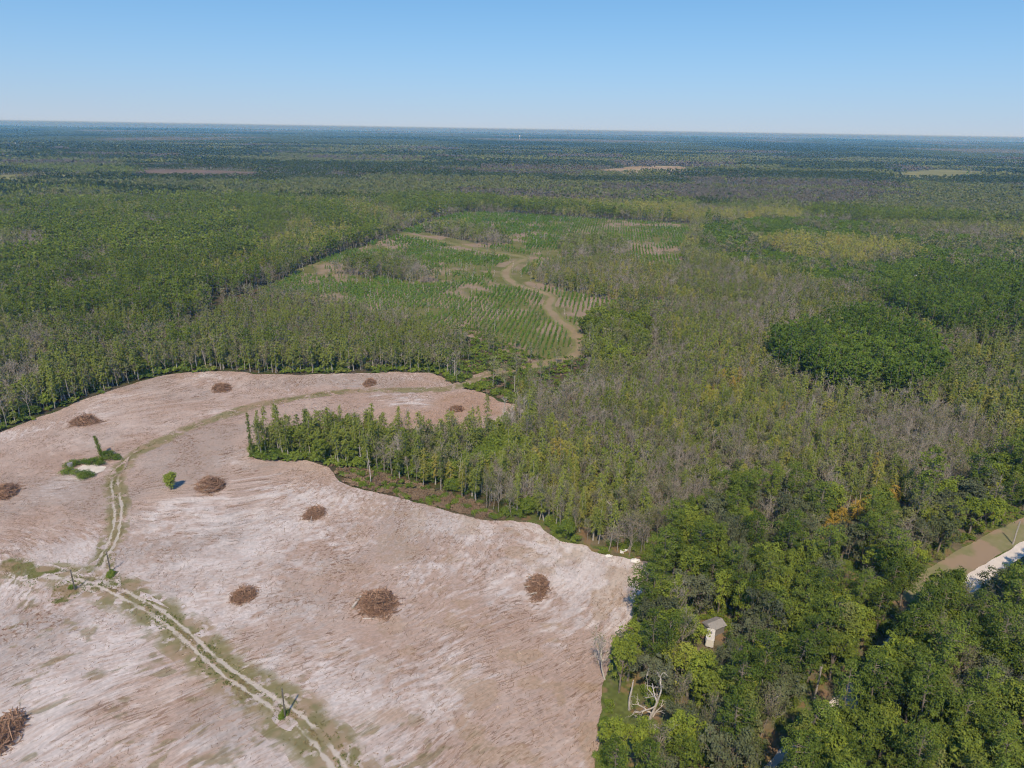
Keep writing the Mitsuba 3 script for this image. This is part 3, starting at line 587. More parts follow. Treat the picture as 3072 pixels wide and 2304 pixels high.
structure('ground', mikit.ply(ground_mesh(), 'forest_floor', uv=ground_mesh()[0][:, :2] / 10), 'dark forest floor under the trees, reaching the horizon')
FIELD = ragged(AREA['field'], 1.2, 1.3, 3)
structure('field', sheet(FIELD, 0.10, 'field_soil'), 'cleared pale pink sandy field streaked with brown wood debris')
structure('dirt_track', strip(LINE['track_south'], 13.5, 0.17, 'wide_track_sand', 17, 0.3, 1)[0], 'two white sand wheel ruts with grass between, running to the lower edge')
structure('dirt_track_001', strip(LINE['track_north'], 8.0, 0.20, 'track_sand', 13, 0.3, 2)[0], 'grassy track winding north across the field past the bush island')
structure('dirt_track_002', strip(LINE['track_west'], 11.0, 0.23, 'track_sand', 13, 0.3, 3)[0], 'faint grassy track leaving the junction to the left')
PARCEL = ragged(AREA['young'], 3, 3, 5)
structure('plantation_ground', sheet(PARCEL, 0.09, 'parcel_turf'), 'green and tan grass floor of the young pine planting')
structure('grass_path', strip(LINE['parcel_track'], 9.5, 0.2, 'parcel_sand', 9, 0.4, 4)[0], 'tan dirt path winding through the young pine planting')
structure('grass_path_001', strip(LINE['parcel_path'], 7.0, 0.2, 'parcel_sand', 5, 0.4, 4)[0], 'short tan path at the far end of the young planting')
structure('grass_path_002', strip(LINE['right_path'], 5.0, 0.2, 'parcel_sand', 5, 0.4, 4)[0], 'narrow pale path right of the young planting')
road, ROADLINE = strip(LINE['road'], 4.7, 0.19, 'road_sand', 5, 0.6, 6)
structure('road', road, 'white sand road through the trees at the lower right')
VLINE = [q_ for q_ in LINE['road'] if q_[0] > 96]
structure('verge', strip(VLINE, 8.0, 0.12, 'verge_turf', 5, 0.3, 7, shift=-6.4)[0], 'mown tan and green grass verge along the white road')
structure('verge_001', strip(LINE['road'], 4.0, 0.13, 'verge_turf', 5, 0.3, 8, shift=4.4)[0], 'narrow grass verge on the far right side of the white road')
for i, k in enumerate(('grass1', 'grass2', 'grass3', 'grass4', 'grass5', 'grass6', 'grass7')):
    structure('grass_patch' + (f'_{i:03d}' if i else ''), sheet(ragged(SPOT[k], 0.8, 0.7, 20 + i), 0.26 + 0.02 * i, 'grass_turf', True),
              ['green grass patch by the left utility pole', 'green grass patch round the middle utility pole', 'olive grass spreading left along the faint track', 'green grass round the near utility pole',
               'brown grass strip right of the track junction', 'olive grass wedge just above the track junction', 'olive grass beside the bush island'][i])
structure('sand_patch', sheet(ragged(SPOT['island_sand'], 0.6, 0.5, 40), 0.30, 'white_sand'), 'bright white sand among the bushes of the island')
for key, a, m, label in (('clearing', 'dirt_clear', 'rust_soil', 'small rusty dirt clearing in the wood by the white road'), ('clearing_001', 'grass_clear', 'pale_grass', 'small pale grass clearing behind the yellow trees'),
                         ('far_field', 'far_field', 'tan_soil', 'large tan farm field far off in the forest'), ('far_field_001', 'far_red', 'red_brush', 'far reddish brown strip of cleared land at the left'),
                         ('far_field_002', 'far_pale', 'pale_grass', 'far pale yellow grass strip at the left edge'), ('far_field_003', 'far_yellow', 'pale_grass', 'far yellow green marsh at the right'),
                         ('far_field_004', 'far_left_town', 'tan_soil', 'far tan field with farm buildings at the left edge'), ('clearing_002', 'right_clear', 'pale_grass', 'pale grass opening behind the dark pine block')):
    structure(key, sheet(ragged(AREA[a], 3 if 'far' not in key else 40, 1 if 'far' not in key else 14, 60), 0.15, m), label)

# ------------------------------------------------------------------ the forest: where each tree stands
polys = {k: shapely.Polygon(v).buffer(0) for k, v in AREA.items()}
ROAD = shapely.LineString(ROADLINE)
PTRACK = shapely.LineString(smooth_line(LINE['parcel_track']))
NTRACK = shapely.LineString(smooth_line(LINE['track_north']))
def opening(k, i, length, width):
    """A gap in the trees before a thing that stands free on its open side."""
    x, y = SPOT[k][i]
    d = math.hypot(x, y)
    return shapely.LineString([(x * (1 + 2 / d), y * (1 + 2 / d)), (x * (1 - length / d), y * (1 - length / d))]).buffer(width)

OPENINGS = shapely.union_all([opening('white_house', 0, 48, 7.5), opening('trailer', 0, 14, 4.3), opening('barrel', 0, 9, 2.6), opening('redbox', 0, 10, 2.6), opening('poles', 3, 14, 3.4), opening('poles', 4, 9, 3),
                              opening('dead_tree', 0, 6, 5.0), opening('stub', 0, 5, 3.0), *[opening('orange', i, 17, 3.6) for i in range(5)],
                              *[shapely.convex_hull(shapely.MultiPoint([(x_ * f_, y_ * f_) for x_, y_ in AREA[k_] for f_ in (1, 0.95)])) for k_ in ('dirt_clear', 'grass_clear')]])
for p in (OPENINGS, FIELD, PARCEL, ROAD, PTRACK, NTRACK, *polys.values()):
    shapely.prepare(p)

ZONES = {  # spacing, {kind: share}, size
    'left_pines': (5.3, {'pine_tree': .76, 'broadleaf_tree': .10, 'sparse_tree': .08, 'cypress_tree': .06}, 1.1),
    'left_front': (3.4, {'cypress_tree': .36, 'sparse_tree': .26, 'low_broadleaf_tree': .14, 'bare_tree': .16, 'pine_tree': .08}, 0.86),
    'left_bare': (3.4, {'bare_tree': .5, 'sparse_tree': .3, 'cypress_tree': .2}, 0.85),
    'swamp': (3.4, {'yellow_cypress_tree': .06, 'cypress_tree': .26, 'low_broadleaf_tree': .07, 'sparse_tree': .28, 'bare_tree': .33}, 0.82),
    'grove': (2.5, {'cypress_tree': .50, 'broadleaf_tree': .08, 'sparse_tree': .08, 'low_broadleaf_tree': .28, 'bare_tree': .04, 'dead_tree': .02}, 0.92),
    'grove_low': (2.6, {'low_broadleaf_tree': .62, 'cypress_tree': .18, 'sparse_tree': .08, 'bare_tree': .07, 'dead_tree': .05}, 1.0),
    'brush_margin': (1.6, {'brown_shrub': .62, 'shrub': .2, 'nothing': .18}, 1.0),
    'mound_gap': (3.0, {'brown_shrub': .3, 'shrub': .3, 'sparse_tree': .06, 'nothing': .34}, 1.0),
    'pine_block': (3.9, {'dark_pine_tree': .86, 'sparse_tree': .05, 'cypress_tree': .05, 'pine_tree': .04}, 1.15),
    'plantation': (3.0, {'plantation_pine': .9, 'sparse_tree': .06, 'nothing': .04}, 1.0),
    'yellow': (4.0, {'yellow_cypress_tree': .62, 'cypress_tree': .22, 'bare_tree': .16}, 0.85),
    'yellow_mix': (4.2, {'yellow_cypress_tree': .34, 'cypress_tree': .2, 'pine_tree': .2, 'bare_tree': .16, 'sparse_tree': .1}, 0.9),
    'thicket': (3.3, {'bare_tree': .54, 'sparse_tree': .24, 'pine_tree': .10, 'cypress_tree': .12}, 0.85),
    'thicket_mid': (3.3, {'bare_tree': .36, 'sparse_tree': .3, 'yellow_cypress_tree': .14, 'cypress_tree': .2}, 0.75),
    'mixed_front': (3.3, {'cypress_tree': .36, 'bare_tree': .3, 'sparse_tree': .26, 'low_broadleaf_tree': .08}, 0.62),
    'dark_right': (4.0, {'broadleaf_tree': .55, 'sparse_tree': .25, 'cypress_tree': .2}, 0.8),
    'near_wood': (5.3, {'broadleaf_tree': .26, 'pine_tree': .32, 'bright_broadleaf_tree': .13, 'mossy_tree': .16, 'sparse_tree': .08, 'bare_tree': .05}, 1.05),
    'low_front': (3.0, {'shrub': .45, 'brown_shrub': .15, 'young_pine': .2, 'sparse_tree': .05, 'nothing': .15}, 0.8),
    'parcel_fill': (5.0, {'sparse_tree': .25, 'shrub': .35, 'bare_tree': .3, 'cypress_tree': .1}, 0.7),
    'nothing': (9, {'nothing': 1}, 1),
}
names = list(ZONES)

def zone_of(x, y):
    z = np.full(len(x), names.index('swamp'))
    def put(name, mask):
        z[mask] = names.index(name)
    q3 = np.stack([x / 16, y / 24, 0 * x], -1)
    amp = np.clip(0.03 * np.hypot(x, y), 5, 26)   # stands have ragged outlines
    wx, wy = x + amp * (meshkit.fbm(q3, 3, 31) - 0.5), y + 1.6 * amp * (meshkit.fbm(q3, 3, 32) - 0.5)
    exact = ('grove', 'brush_margin', 'near_wood', 'road_wood', 'mound_gap')
    inside = lambda k: shapely.contains_xy(polys[k], *((x, y) if k in exact else (wx, wy)))
    n1 = meshkit.fbm(np.stack([x / 130, y / 220, 0 * x], -1), 3, 4)
    left = x < -120 - 0.10 * (y - 400) + 60 * (n1 - 0.5)
    put('left_pines', left | (y > 1000))
    patch = meshkit.fbm(np.stack([x / 90, y / 150, 0 * x + 3], -1), 3, 8)
    put('thicket', (y > 480) & (left | (y > 1000)) & (patch > 0.64))
    put('yellow_mix', (y > 480) & (left | (y > 1000)) & (patch < 0.33))
    put('pine_block', (x > 260) & (y > 420) & (y < 1000) & (patch < 0.40))
    put('yellow', (x > 200) & (y > 380) & (y < 1000) & (patch > 0.66))
    for k in ('yellow_left', 'yellow_back', 'yellow_far'):
        put('yellow', inside(k) & (patch < 0.72))
    put('yellow_mix', inside('yellow_mid'))
    put('left_bare', inside('grey_left'))
    put('plantation', inside('plantation') & ~inside('yellow_far'))
    put('left_front', inside('left_front'))
    put('left_bare', inside('left_bare'))
    put('plantation', inside('pine_tail'))
    put('pine_block', inside('pine_block'))
    put('parcel_fill', inside('parcel'))
    put('nothing', inside('young'))
    put('thicket', inside('thicket_left') | inside('thicket_top') | (inside('grey_patch') & (patch > 0.45)))
    put('thicket_mid', inside('thicket_mid'))
    put('mixed_front', inside('mixed_front'))
    put('dark_right', inside('dark_right'))
    put('grove', inside('grove'))
    put('grove_low', inside('grove') & (x > -40))
    put('low_front', inside('low_front'))
    put('mound_gap', inside('mound_gap'))
    put('near_wood', inside('near_wood') | inside('road_wood'))
    put('brush_margin', inside('brush_margin'))
    for k in ('dirt_clear', 'grass_clear', 'far_field', 'far_red', 'far_pale', 'far_yellow', 'far_left_town', 'right_clear'):
        put('nothing', inside(k))
    put('nothing', shapely.contains_xy(FIELD, x, y))
    return z

def in_view(x, y, z, pad):
    """Whether a spot lies in the part of the land that the survey covers: a wedge of about 80 degrees ahead of the drone."""
    ahead = y * math.cos(PITCH) + (EYE - z) * math.sin(PITCH)
    down = -y * math.sin(PITCH) + (EYE - z) * math.cos(PITCH)
    return (np.abs(x) < 0.725 * ahead + pad) & (down < 0.545 * ahead + pad) & (y > 20)

def jittered(x0, x1, y0, y1, s, r):
    X, Y = np.meshgrid(np.arange(x0, x1, s), np.arange(y0, y1, s))
    X = X + (np.arange(X.shape[0]) % 2)[:, None] * s / 2
    p = np.stack([X, Y], -1).reshape(-1, 2)
    return p + r.uniform(-0.42, 0.42, p.shape) * s

PATCH_FROM = 1250.0
rf = rng_of(77)
spots = []   # x, y, kind, zone, size
for zi, zn in enumerate(names):
    sp, mixk, size = ZONES[zn]
    if zn == 'nothing':
        continue
    p = jittered(-1100, 1100, 60, PATCH_FROM + 40, sp, rf)
    p = p[in_view(p[:, 0], p[:, 1], 6, 16) & (np.hypot(p[:, 0], p[:, 1]) < PATCH_FROM)]
    p = p[zone_of(p[:, 0], p[:, 1]) == zi]
    # thin out with distance a little: far trees are drawn as slightly larger clumps
    d = np.hypot(p[:, 0], p[:, 1])
    p = p[rf.uniform(size=len(p)) < np.where(d < 500, 1.0, np.where(d < 800, 0.8, 0.62))]
    q = shapely.points(p)
    keep = np.ones(len(p), bool)
    keep &= shapely.distance(q, FIELD) > (2.5 if zn == 'near_wood' else 0.7 if zn in ('brush_margin', 'low_front', 'mound_gap') else 2.0)
    rd = shapely.distance(q, ROAD)
    side_ = shapely.contains_xy(polys['road_clear'], p[:, 0], p[:, 1])
    near_side = p[:, 0] > np.interp(p[:, 1], ROADLINE[:, 1], ROADLINE[:, 0])
    keep &= rd > np.where(near_side, np.where(p[:, 0] > 116, 10.5, 3.4), np.where(p[:, 0] > 107, 11.5, 4.0))
    keep &= ~shapely.contains_xy(polys['pole_clear'], p[:, 0], p[:, 1]) & ~shapely.contains_xy(OPENINGS, p[:, 0], p[:, 1])
    keep &= (p[:, 1] < 560) | (shapely.distance(q, PTRACK) > 20)
    keep &= shapely.distance(q, PTRACK) > 4.0
    keep &= shapely.distance(q, NTRACK) > 3.0
    p = p[keep]
    # kinds gather in loose clusters: a slow noise shifts the draw
    ks, ws = list(mixk), np.array(list(mixk.values()))
    u = np.clip(0.55 * rf.uniform(size=len(p)) + 0.45 * np.clip(1.9 * meshkit.fbm(np.hstack([p / [26, 34], np.full((len(p), 1), zi)]), 2, zi) - 0.45, 0, 1), 0, 0.9999)
    u = np.argsort(np.argsort(u)) / max(len(u), 1)
    pick = np.searchsorted(np.cumsum(ws) / ws.sum(), u, side='right')
    for (x, y), k in zip(p, pick):
        if ks[min(k, len(ks) - 1)] != 'nothing':
            spots.append((x, y, ks[min(k, len(ks) - 1)], zn, size))

# low bushes: a dense hem along the field and the road, thinner inside the wood
p = jittered(-420, 330, 80, 470, 2.3, rf)
p = p[in_view(p[:, 0], p[:, 1], 2, 12)]
zz = zone_of(p[:, 0], p[:, 1])
q = shapely.points(p)
fd, rd = shapely.distance(q, FIELD), shapely.distance(q, ROAD)
side_ = shapely.contains_xy(polys['road_clear'], p[:, 0], p[:, 1])
ok = (fd > 0.5) & (zz != names.index('nothing')) & (zz != names.index('brush_margin')) & (rd > np.where(p[:, 0] > np.interp(p[:, 1], ROADLINE[:, 1], ROADLINE[:, 0]), 3.6, np.where(p[:, 0] > 106, 11.0, 3.6))) & ~shapely.contains_xy(polys['pole_clear'], p[:, 0], p[:, 1]) & (shapely.distance(q, NTRACK) > 2.5) & ~shapely.contains_xy(OPENINGS, p[:, 0], p[:, 1])
prob = np.where(shapely.contains_xy(polys['grove'], p[:, 0], p[:, 1]), 0.75, 0) + np.where(fd < 9, np.clip(3.4 * (meshkit.fbm(np.hstack([p / 8, np.zeros((len(p), 1))]), 3, 12) - 0.34), 0.04, 0.9),  np.where(fd < 0, 0.0, np.where((zz == names.index('near_wood')) | (zz == names.index('grove')) | (zz == names.index('grove_low')), 0.42, 0.22)))
sel = ok & (rf.uniform(size=len(p)) < prob)
for (x, y), f_ in zip(p[sel], fd[sel]):
    spots.append((x, y, 'shrub', 'hem', 1.6 if polys['grove'].contains(shapely.Point(x, y)) else 1.35 if f_ < 9 and y > 190 else 1.0))

# tall trees stand close along the near side of the white road
for sdist in np.arange(6, 150, 3.6):
    q_ = ROAD.interpolate(sdist)
    q2 = ROAD.interpolate(sdist + 1.0)
    tx, ty = q2.x - q_.x, q2.y - q_.y
    if 66 < q_.x < 74 or q_.x > 110:
        continue
    off = 4.6 + rf.uniform(0, 1.8)
    spots.append((q_.x + ty * off, q_.y - tx * off, rf.choice(['broadleaf_tree', 'pine_tree', 'bright_broadleaf_tree']), 'near_wood', 1.08))

# young pines in rows
az = math.radians(8.0)
rows = jittered(-700, 700, 300, 1300, 1.0, rf)[:0]
i, j = np.meshgrid(np.arange(-260, 260), np.arange(0, 520), indexing='ij')
a, b = i * 3.3 + rf.normal(0, 0.22, i.shape), 330 + j * 2.3 + rf.normal(0, 0.35, i.shape)
rows = np.stack([a * math.cos(az) + b * math.sin(az), -a * math.sin(az) + b * math.cos(az)], -1).reshape(-1, 2)
rows = rows[shapely.contains_xy(PARCEL, rows[:, 0], rows[:, 1])]
zz = zone_of(rows[:, 0], rows[:, 1])
rows = rows[(zz == names.index('nothing')) & (shapely.distance(shapely.points(rows), PTRACK) > np.where(rows[:, 1] > 560, 13.0, 5.5))]
den = meshkit.fbm(np.hstack([rows / 34, np.zeros((len(rows), 1))]), 3, 21)
rows = rows[rf.uniform(size=len(rows)) < np.clip((den - 0.30) * 5.0, 0.05, 0.95)]
far_row = np.hypot(rows[:, 0], rows[:, 1]) > 750
rows = rows[~far_row | (rf.uniform(size=len(rows)) < 0.6)]
for x, y in rows:
    spots.append((x, y, 'young_pine', 'young', 1.0))
# scattered grey snags and leafless saplings over the young planting
p = jittered(-260, 300, 380, 1150, 9.0, rf)
p = p[shapely.contains_xy(PARCEL, p[:, 0], p[:, 1]) & (rf.uniform(size=len(p)) < 0.30) & (shapely.distance(shapely.points(p), PTRACK) > 5)]
for x, y in p:
    spots.append((x, y, rf.choice(['dead_tree', 'bare_tree', 'sparse_tree', 'shrub'], p=[.25, .35, .15, .25]), 'young', 0.55))

# ------------------------------------------------------------------ the 300 nearest of a kind are things of their own, the rest one mass of that kind
STUFF = {
    'pine_tree': ('pine_forest', 'mid green pine forest stretching back on the left of the young planting', 'pine forest'),
    'dark_pine_tree': ('dark_pine_forest', 'dense dark green stands of planted pines on the right', 'pine forest'),
    'plantation_pine': ('plantation_pine_stand', 'low dark green pine plantation right of the young planting', 'pine plantation'),
    'broadleaf_tree': ('broadleaf_forest', 'dark green broadleaf trees scattered through the farther forest', 'forest'),
    'bright_broadleaf_tree': ('bright_broadleaf_forest', 'bright green broadleaf trees deeper in the lower right wood', 'forest'),
    'mossy_tree': ('mossy_forest', 'moss hung broadleaf trees deeper in the lower right wood', 'forest'),
    'low_broadleaf_tree': ('low_broadleaf_thicket', 'low bright green broadleaf thicket along the forest edge', 'thicket'),
    'cypress_tree': ('cypress_forest', 'olive green feathery cypress swamp beyond the field', 'cypress forest'),
    'yellow_cypress_tree': ('yellow_cypress_forest', 'yellow green cypress stands farther back in the swamp', 'cypress forest'),
    'sparse_tree': ('sparse_forest', 'thin leaved grey olive trees between the cypresses', 'forest'),
    'bare_tree': ('bare_forest', 'grey leafless trees massed in the swamp', 'bare forest'),
    'dead_tree': ('dead_wood', 'pale dead trunks farther back in the forest', 'dead trees'),
    'shrub': ('undergrowth', 'low green bushes under and before the trees', 'undergrowth'),
    'brown_shrub': ('brown_undergrowth', 'brown brush farther off', 'undergrowth'),
    'young_pine': ('young_pine_plantation', 'bright green young pines in rows behind the nearest rows', 'pine plantation'),
}
BIG = {'camper': SPOT['trailer'][0], 'dead': SPOT['dead_tree'][0], 'orange': SPOT['orange'][2], 'dirt': (97, 173), 'tip': (43, 176)}
LOOK = {
    'pine_tree': ('pine with clumped mid green crown', 'pine tree'), 'dark_pine_tree': ('slim dark green pine in tight rows', 'pine tree'), 'plantation_pine': ('short dark green plantation pine', 'pine tree'),
    'broadleaf_tree': ('broad dark green leafy tree', 'tree'), 'bright_broadleaf_tree': ('broad bright green leafy tree', 'tree'), 'mossy_tree': ('grey green tree hung with moss', 'tree'), 'low_broadleaf_tree': ('low bright green bushy tree', 'tree'),
    'cypress_tree': ('narrow olive green cypress', 'cypress tree'), 'yellow_cypress_tree': ('narrow yellow green cypress', 'cypress tree'),
    'sparse_tree': ('slender grey olive tree', 'tree'), 'bare_tree': ('grey leafless tree with fine twigs', 'bare tree'), 'dead_tree': ('pale dead tree with bare limbs', 'dead tree'),
    'shrub': ('low green bush', 'bush'), 'brown_shrub': ('low brown bush', 'bush'), 'young_pine': ('young bright green pine', 'young pine'),
}
def where_of(x, y, zone):
    near = lambda k, r_: math.hypot(x - BIG[k][0], y - BIG[k][1]) < r_
    pt = shapely.Point(x, y)
    if zone == 'near_wood':
        rd_ = ROAD.distance(pt)
        if x > float(np.interp(y, ROADLINE[:, 1], ROADLINE[:, 0])):
            return 'lining the near side of the white road' if rd_ < 11 else 'in the lower right corner beyond the white road' if y < 140 else 'at the right edge beyond the white road'
        if near('camper', 14):
            return 'close around the white camper'
        if near('dead', 13):
            return 'beside the large dead white tree'
        if near('dirt', 14):
            return 'round the small rusty dirt clearing'
        if near('orange', 20):
            return 'just below the orange trees'
        if FIELD.distance(pt) < 11:
            return 'on the right edge of the field' if y < 170 else 'at the far right corner of the field'
        if rd_ < 15:
            return 'on the grass verge side of the white road'
        return 'inside the lower right wood, front half' if y < 150 else 'inside the lower right wood, back half'
    if zone in ('grove', 'grove_low'):
        return 'in the grove that juts into the field, left part' if x < -70 else 'in the grove that juts into the field, middle part' if x < -40 else 'in the low right part of the grove'
    if zone in ('left_front', 'left_bare'):
        return 'behind the left edge of the field' if x < -160 else 'behind the far edge of the field'
    if zone == 'pine_block':
        return 'in the dark stand inside the right swamp'
    if zone == 'brush_margin':
        return 'on the brushy margin between field and grove'
    if zone == 'mound_gap':
        return 'beside the gap where the track leaves the field'
    if zone == 'young' or zone == 'parcel_fill':
        return 'in the young planting'
    if zone in ('mixed_front', 'dark_right'):
        return 'in front of the young planting'
    if zone == 'hem':
        if FIELD.distance(shapely.Point(x, y)) < 9:
            return 'on the wood edge beside the field' if x > -20 else 'at the foot of the trees round the field'
        return 'under the trees of the lower right wood' if y < 225 and x > 0 else 'under the swamp trees'
    if zone.startswith('thicket'):
        return 'in a grey thicket of the planting'
    if zone == 'left_pines':
        return 'in the pine forest left of the planting'
    if zone == 'swamp':
        return 'in the swamp right behind the field edge' if FIELD.distance(pt) < 14 else 'in the swamp behind the grove' if x < 15 else 'in the swamp above the lower right wood' if y < 250 else 'in the swamp below the dark pine stand' if x > 90 else 'in the middle of the swamp'
    return 'in the forest beyond the swamp'

order = np.argsort([math.hypot(s[0], s[1]) for s in spots])
count, stuff_n, rt = {}, {}, rng_of(5)
for o in order:
    x, y, kind, zone, size = spots[o]
    d = math.hypot(x, y)
    lod = 0 if d < 225 else 1 if d < 340 else 2 if d < 680 else 3
    if kind in ('young_pine',):
        lod = 1 if d < 520 else 2 if d < 760 else 3
    group = group_of(kind, lod, int(rt.integers(KINDS[kind][1][lod])))
    s = size * rt.uniform(0.72, 1.24) * (1.0 if d < 500 else 1.08 if d < 800 else 1.18)
    sz = size * rt.uniform(0.68, 1.2) * (1.0 if d < 500 else 1.08 if d < 800 else 1.18) / (1.0 if d < 500 else 1.08 if d < 800 else 1.18)
    rot = rt.uniform(0, 6.283)
    limit = 300
    if count.get(kind, 0) < limit and in_view(np.array(x), np.array(y), 6.0, -6):
        count[kind] = count.get(kind, 0) + 1
        key = numbered(kind)
        if kind == 'mossy_tree' and lod <= 1:
            labels[key + '__hanging_moss'] = {'kind': 'stuff'}
        place(key, group, x, y, -0.05, rot, s, sz)
        w = where_of(x, y, zone)
        tall = 'tall ' if sz > 1.13 * size else 'small ' if sz < 0.80 * size and 'low' not in LOOK[kind][0] else ''
        w = w if len((tall + LOOK[kind][0] + ' ' + w).split()) <= 16 else w.replace('in the ', 'in ')
        w_ = (LOOK[kind][0] if tall else LOOK[kind][0]) + ' ' + w
        thing(key, f'{tall}{w_}', LOOK[kind][1], f'{LOOK[kind][1].replace("bush", "bushe")}s: {tall}{LOOK[kind][0]} {w}')
    else:
        name = STUFF[kind][0]
        stuff_n[name] = stuff_n.get(name, 0) + 1
        place(f'{name}__{stuff_n[name]:05d}', group, x, y, -0.05, rot, s, sz)
        labels.setdefault(name, {'label': STUFF[kind][1], 'category': STUFF[kind][2], 'kind': 'stuff'})

# ------------------------------------------------------------------ far woods: square pieces of canopy, then a rough canopy sheet to the horizon
def make_patch(kind, seed, size, step):
    r = rng_of(31, seed, len(kind))
    leafs = {'pine': ('far_leaf', 14, 2.6), 'mixed': ('far_leaf', 12, 2.8), 'grey': ('far_twig', 11, 2.2), 'yellow': ('cypress_leaf', 12, 2.4), 'olive': ('sparse_leaf', 12, 2.5)}
    main = leafs[kind]
    soups = {}
    p = jittered(-size / 2, size / 2, -size / 2, size / 2, step, r)
    for x, y in p:
        leaf, h, rad = main if r.uniform() < 0.9 else leafs[r.choice(list(leafs))]
        rad *= step / 6.0 * 1.05
        if r.uniform() < 0.16:
            continue
        s = soups.setdefault(leaf, Soup())
        n = 5
        h *= r.uniform(0.5, 1.3)
        d = unit(r.normal(size=(n, 3)) + [0, 0, 0.4])
        c = np.array([x, y, h - rad]) + d * rad * [0.7, 0.7, 0.8]
        v, f = leaves(c, d + (0.6 if step < 8 else 0.25) * r.normal(size=(n, 3)) + [0, 0, 0 if step < 8 else 0.8], rad * (0.72 if step < 8 else 0.85), 0.8, r)
        uv = leaf_uv(n, r.uniform(0.1, 0.8), r) * [0.4, 1] + [0.2, 0]
        s.add(v, f, uv)
        if r.uniform() < 0.5:
            q = np.array([[x, y, 0.0]])
            soups.setdefault('pale_bark', Soup()).add(*ribbons(q, q + [[0, 0, h * 0.8]], 0.45, 0.3, r), (0.3, 0.5))
    return soups

PK = ['pine', 'mixed', 'grey', 'yellow', 'olive']
for k in PK:
    for v_ in range(3):
        for ring, (size, step) in enumerate(((60.0, 6.0), (120.0, 11.0))):
            scene[f'canopy_shape_{k}_{v_}_{ring}'] = {'type': 'shapegroup', **{b: s.ply(b) for b, s in make_patch(k, v_ + 10 * ring, size, step).items()}}
clear = [polys[k] for k in ('far_field', 'far_red', 'far_pale', 'far_yellow', 'far_left_town')]
rp = rng_of(9)
fn = 0
for ring, (size, d0, d1) in enumerate(((60.0, PATCH_FROM - 20, 2600.0), (120.0, 2600.0, 5200.0))):
    X, Y = np.meshgrid(np.arange(-d1, d1, size), np.arange(200, d1 + size, size))
    c = np.stack([X, Y], -1).reshape(-1, 2)
    dd = np.hypot(c[:, 0], c[:, 1])
    c = c[(dd >= d0) & (dd < d1) & (np.abs(c[:, 0]) < 0.73 * c[:, 1] * 0.94 + 120)]
    kind_n = meshkit.fbm(np.hstack([c / [700, 240], np.zeros((len(c), 1))]), 3, 2) * 1.0
    kind_m = meshkit.fbm(np.hstack([c / [520, 150], np.ones((len(c), 1)) * 7]), 3, 6)
    for (x, y), a, b in zip(c, kind_n, kind_m):
        pt = shapely.Point(x, y)
        if any(g.contains(pt) for g in clear):
            continue
        inyb = polys['yellow_back'].contains(pt)
        k = 'yellow' if inyb and b < 0.62 else 'grey' if b > 0.69 else 'yellow' if b < 0.32 and y < 2300 else 'pine' if a > 0.52 else 'olive' if a < 0.42 else 'mixed'
        st = float(meshkit.noise(np.array([math.floor(x / 420 + 0.3 * math.sin(y / 300)), math.floor(y / (170 if ring == 0 else 260)), 3.0]) * 7.31))
        if st > 0.90:
            k = 'grey'
        fn += 1
        rot = rp.integers(4) * math.pi / 2
        place(f'far_forest__{fn:05d}', f'canopy_shape_{k}_{rp.integers(3)}_{ring}', x + rp.normal(0, 2), y + rp.normal(0, 2), 0.0, rot, 1.0, (0.5 + 0.95 * st) * rp.uniform(0.92, 1.08))
labels['far_forest'] = {'label': 'far forest of mixed green and grey stands behind the planting', 'category': 'forest', 'kind': 'stuff'}

def canopy_sheet():
    az_ = np.radians(np.linspace(-42, 42, 620))
    rr = np.geomspace(5150, 20500, 190)
    A, Rr = np.meshgrid(az_, rr)
    r = rng_of(55)
    jit = (rr[1] / rr[0] - 1) * 0.35
    Rj = Rr * (1 + r.uniform(-jit, jit, Rr.shape))
    X, Y = Rj * np.sin(A), Rj * np.cos(A)
    base = meshkit.fbm(np.stack([X / 900, Y / 900, 0 * X], -1), 3, 3)
    far_ = (Rr - 5150) / 15350   # the land rises a little towards the horizon
    Z = 5 + 11 * r.uniform(0, 1, X.shape) ** 0.8 + 12 * far_ ** 1.6 + 26 * (base - 0.5) * far_
    Z[0] = -0.5
    v = np.stack([X, Y, Z], -1).reshape(-1, 3)
    i, j = np.meshgrid(np.arange(len(rr) - 1), np.arange(len(az_) - 1), indexing='ij')
    n = len(az_)
    k = (i * n + j).ravel()
    return v, np.vstack([np.stack([k, k + 1, k + n + 1], 1), np.stack([k, k + n + 1, k + n], 1)])

def horizon_colour(p, n, uv):
    a = fbm(p.x / 1300, p.y / 2100, 1.0, 4)
    b = noise(p.x / 37, p.y / 37)
    c = mix((0.045, 0.075, 0.028), (0.10, 0.12, 0.05), 0.5 * b + 0.5 * a)
    c = mix(c, C(0.17, 0.155, 0.115), smoothstep(0.56, 0.66, a) * 0.8)
    return mix(c, C(0.028, 0.05, 0.022), smoothstep(0.45, 0.36, a) * 0.8)

scene['horizon_canopy'] = diffuse(horizon_colour)
cs = canopy_sheet()
scene['horizon_forest'] = mikit.ply(cs, 'horizon_canopy', uv=cs[0][:, :2] / 100)
labels['horizon_forest'] = {'label': 'blue grey forest fading to the horizon', 'category': 'forest', 'kind': 'stuff'}

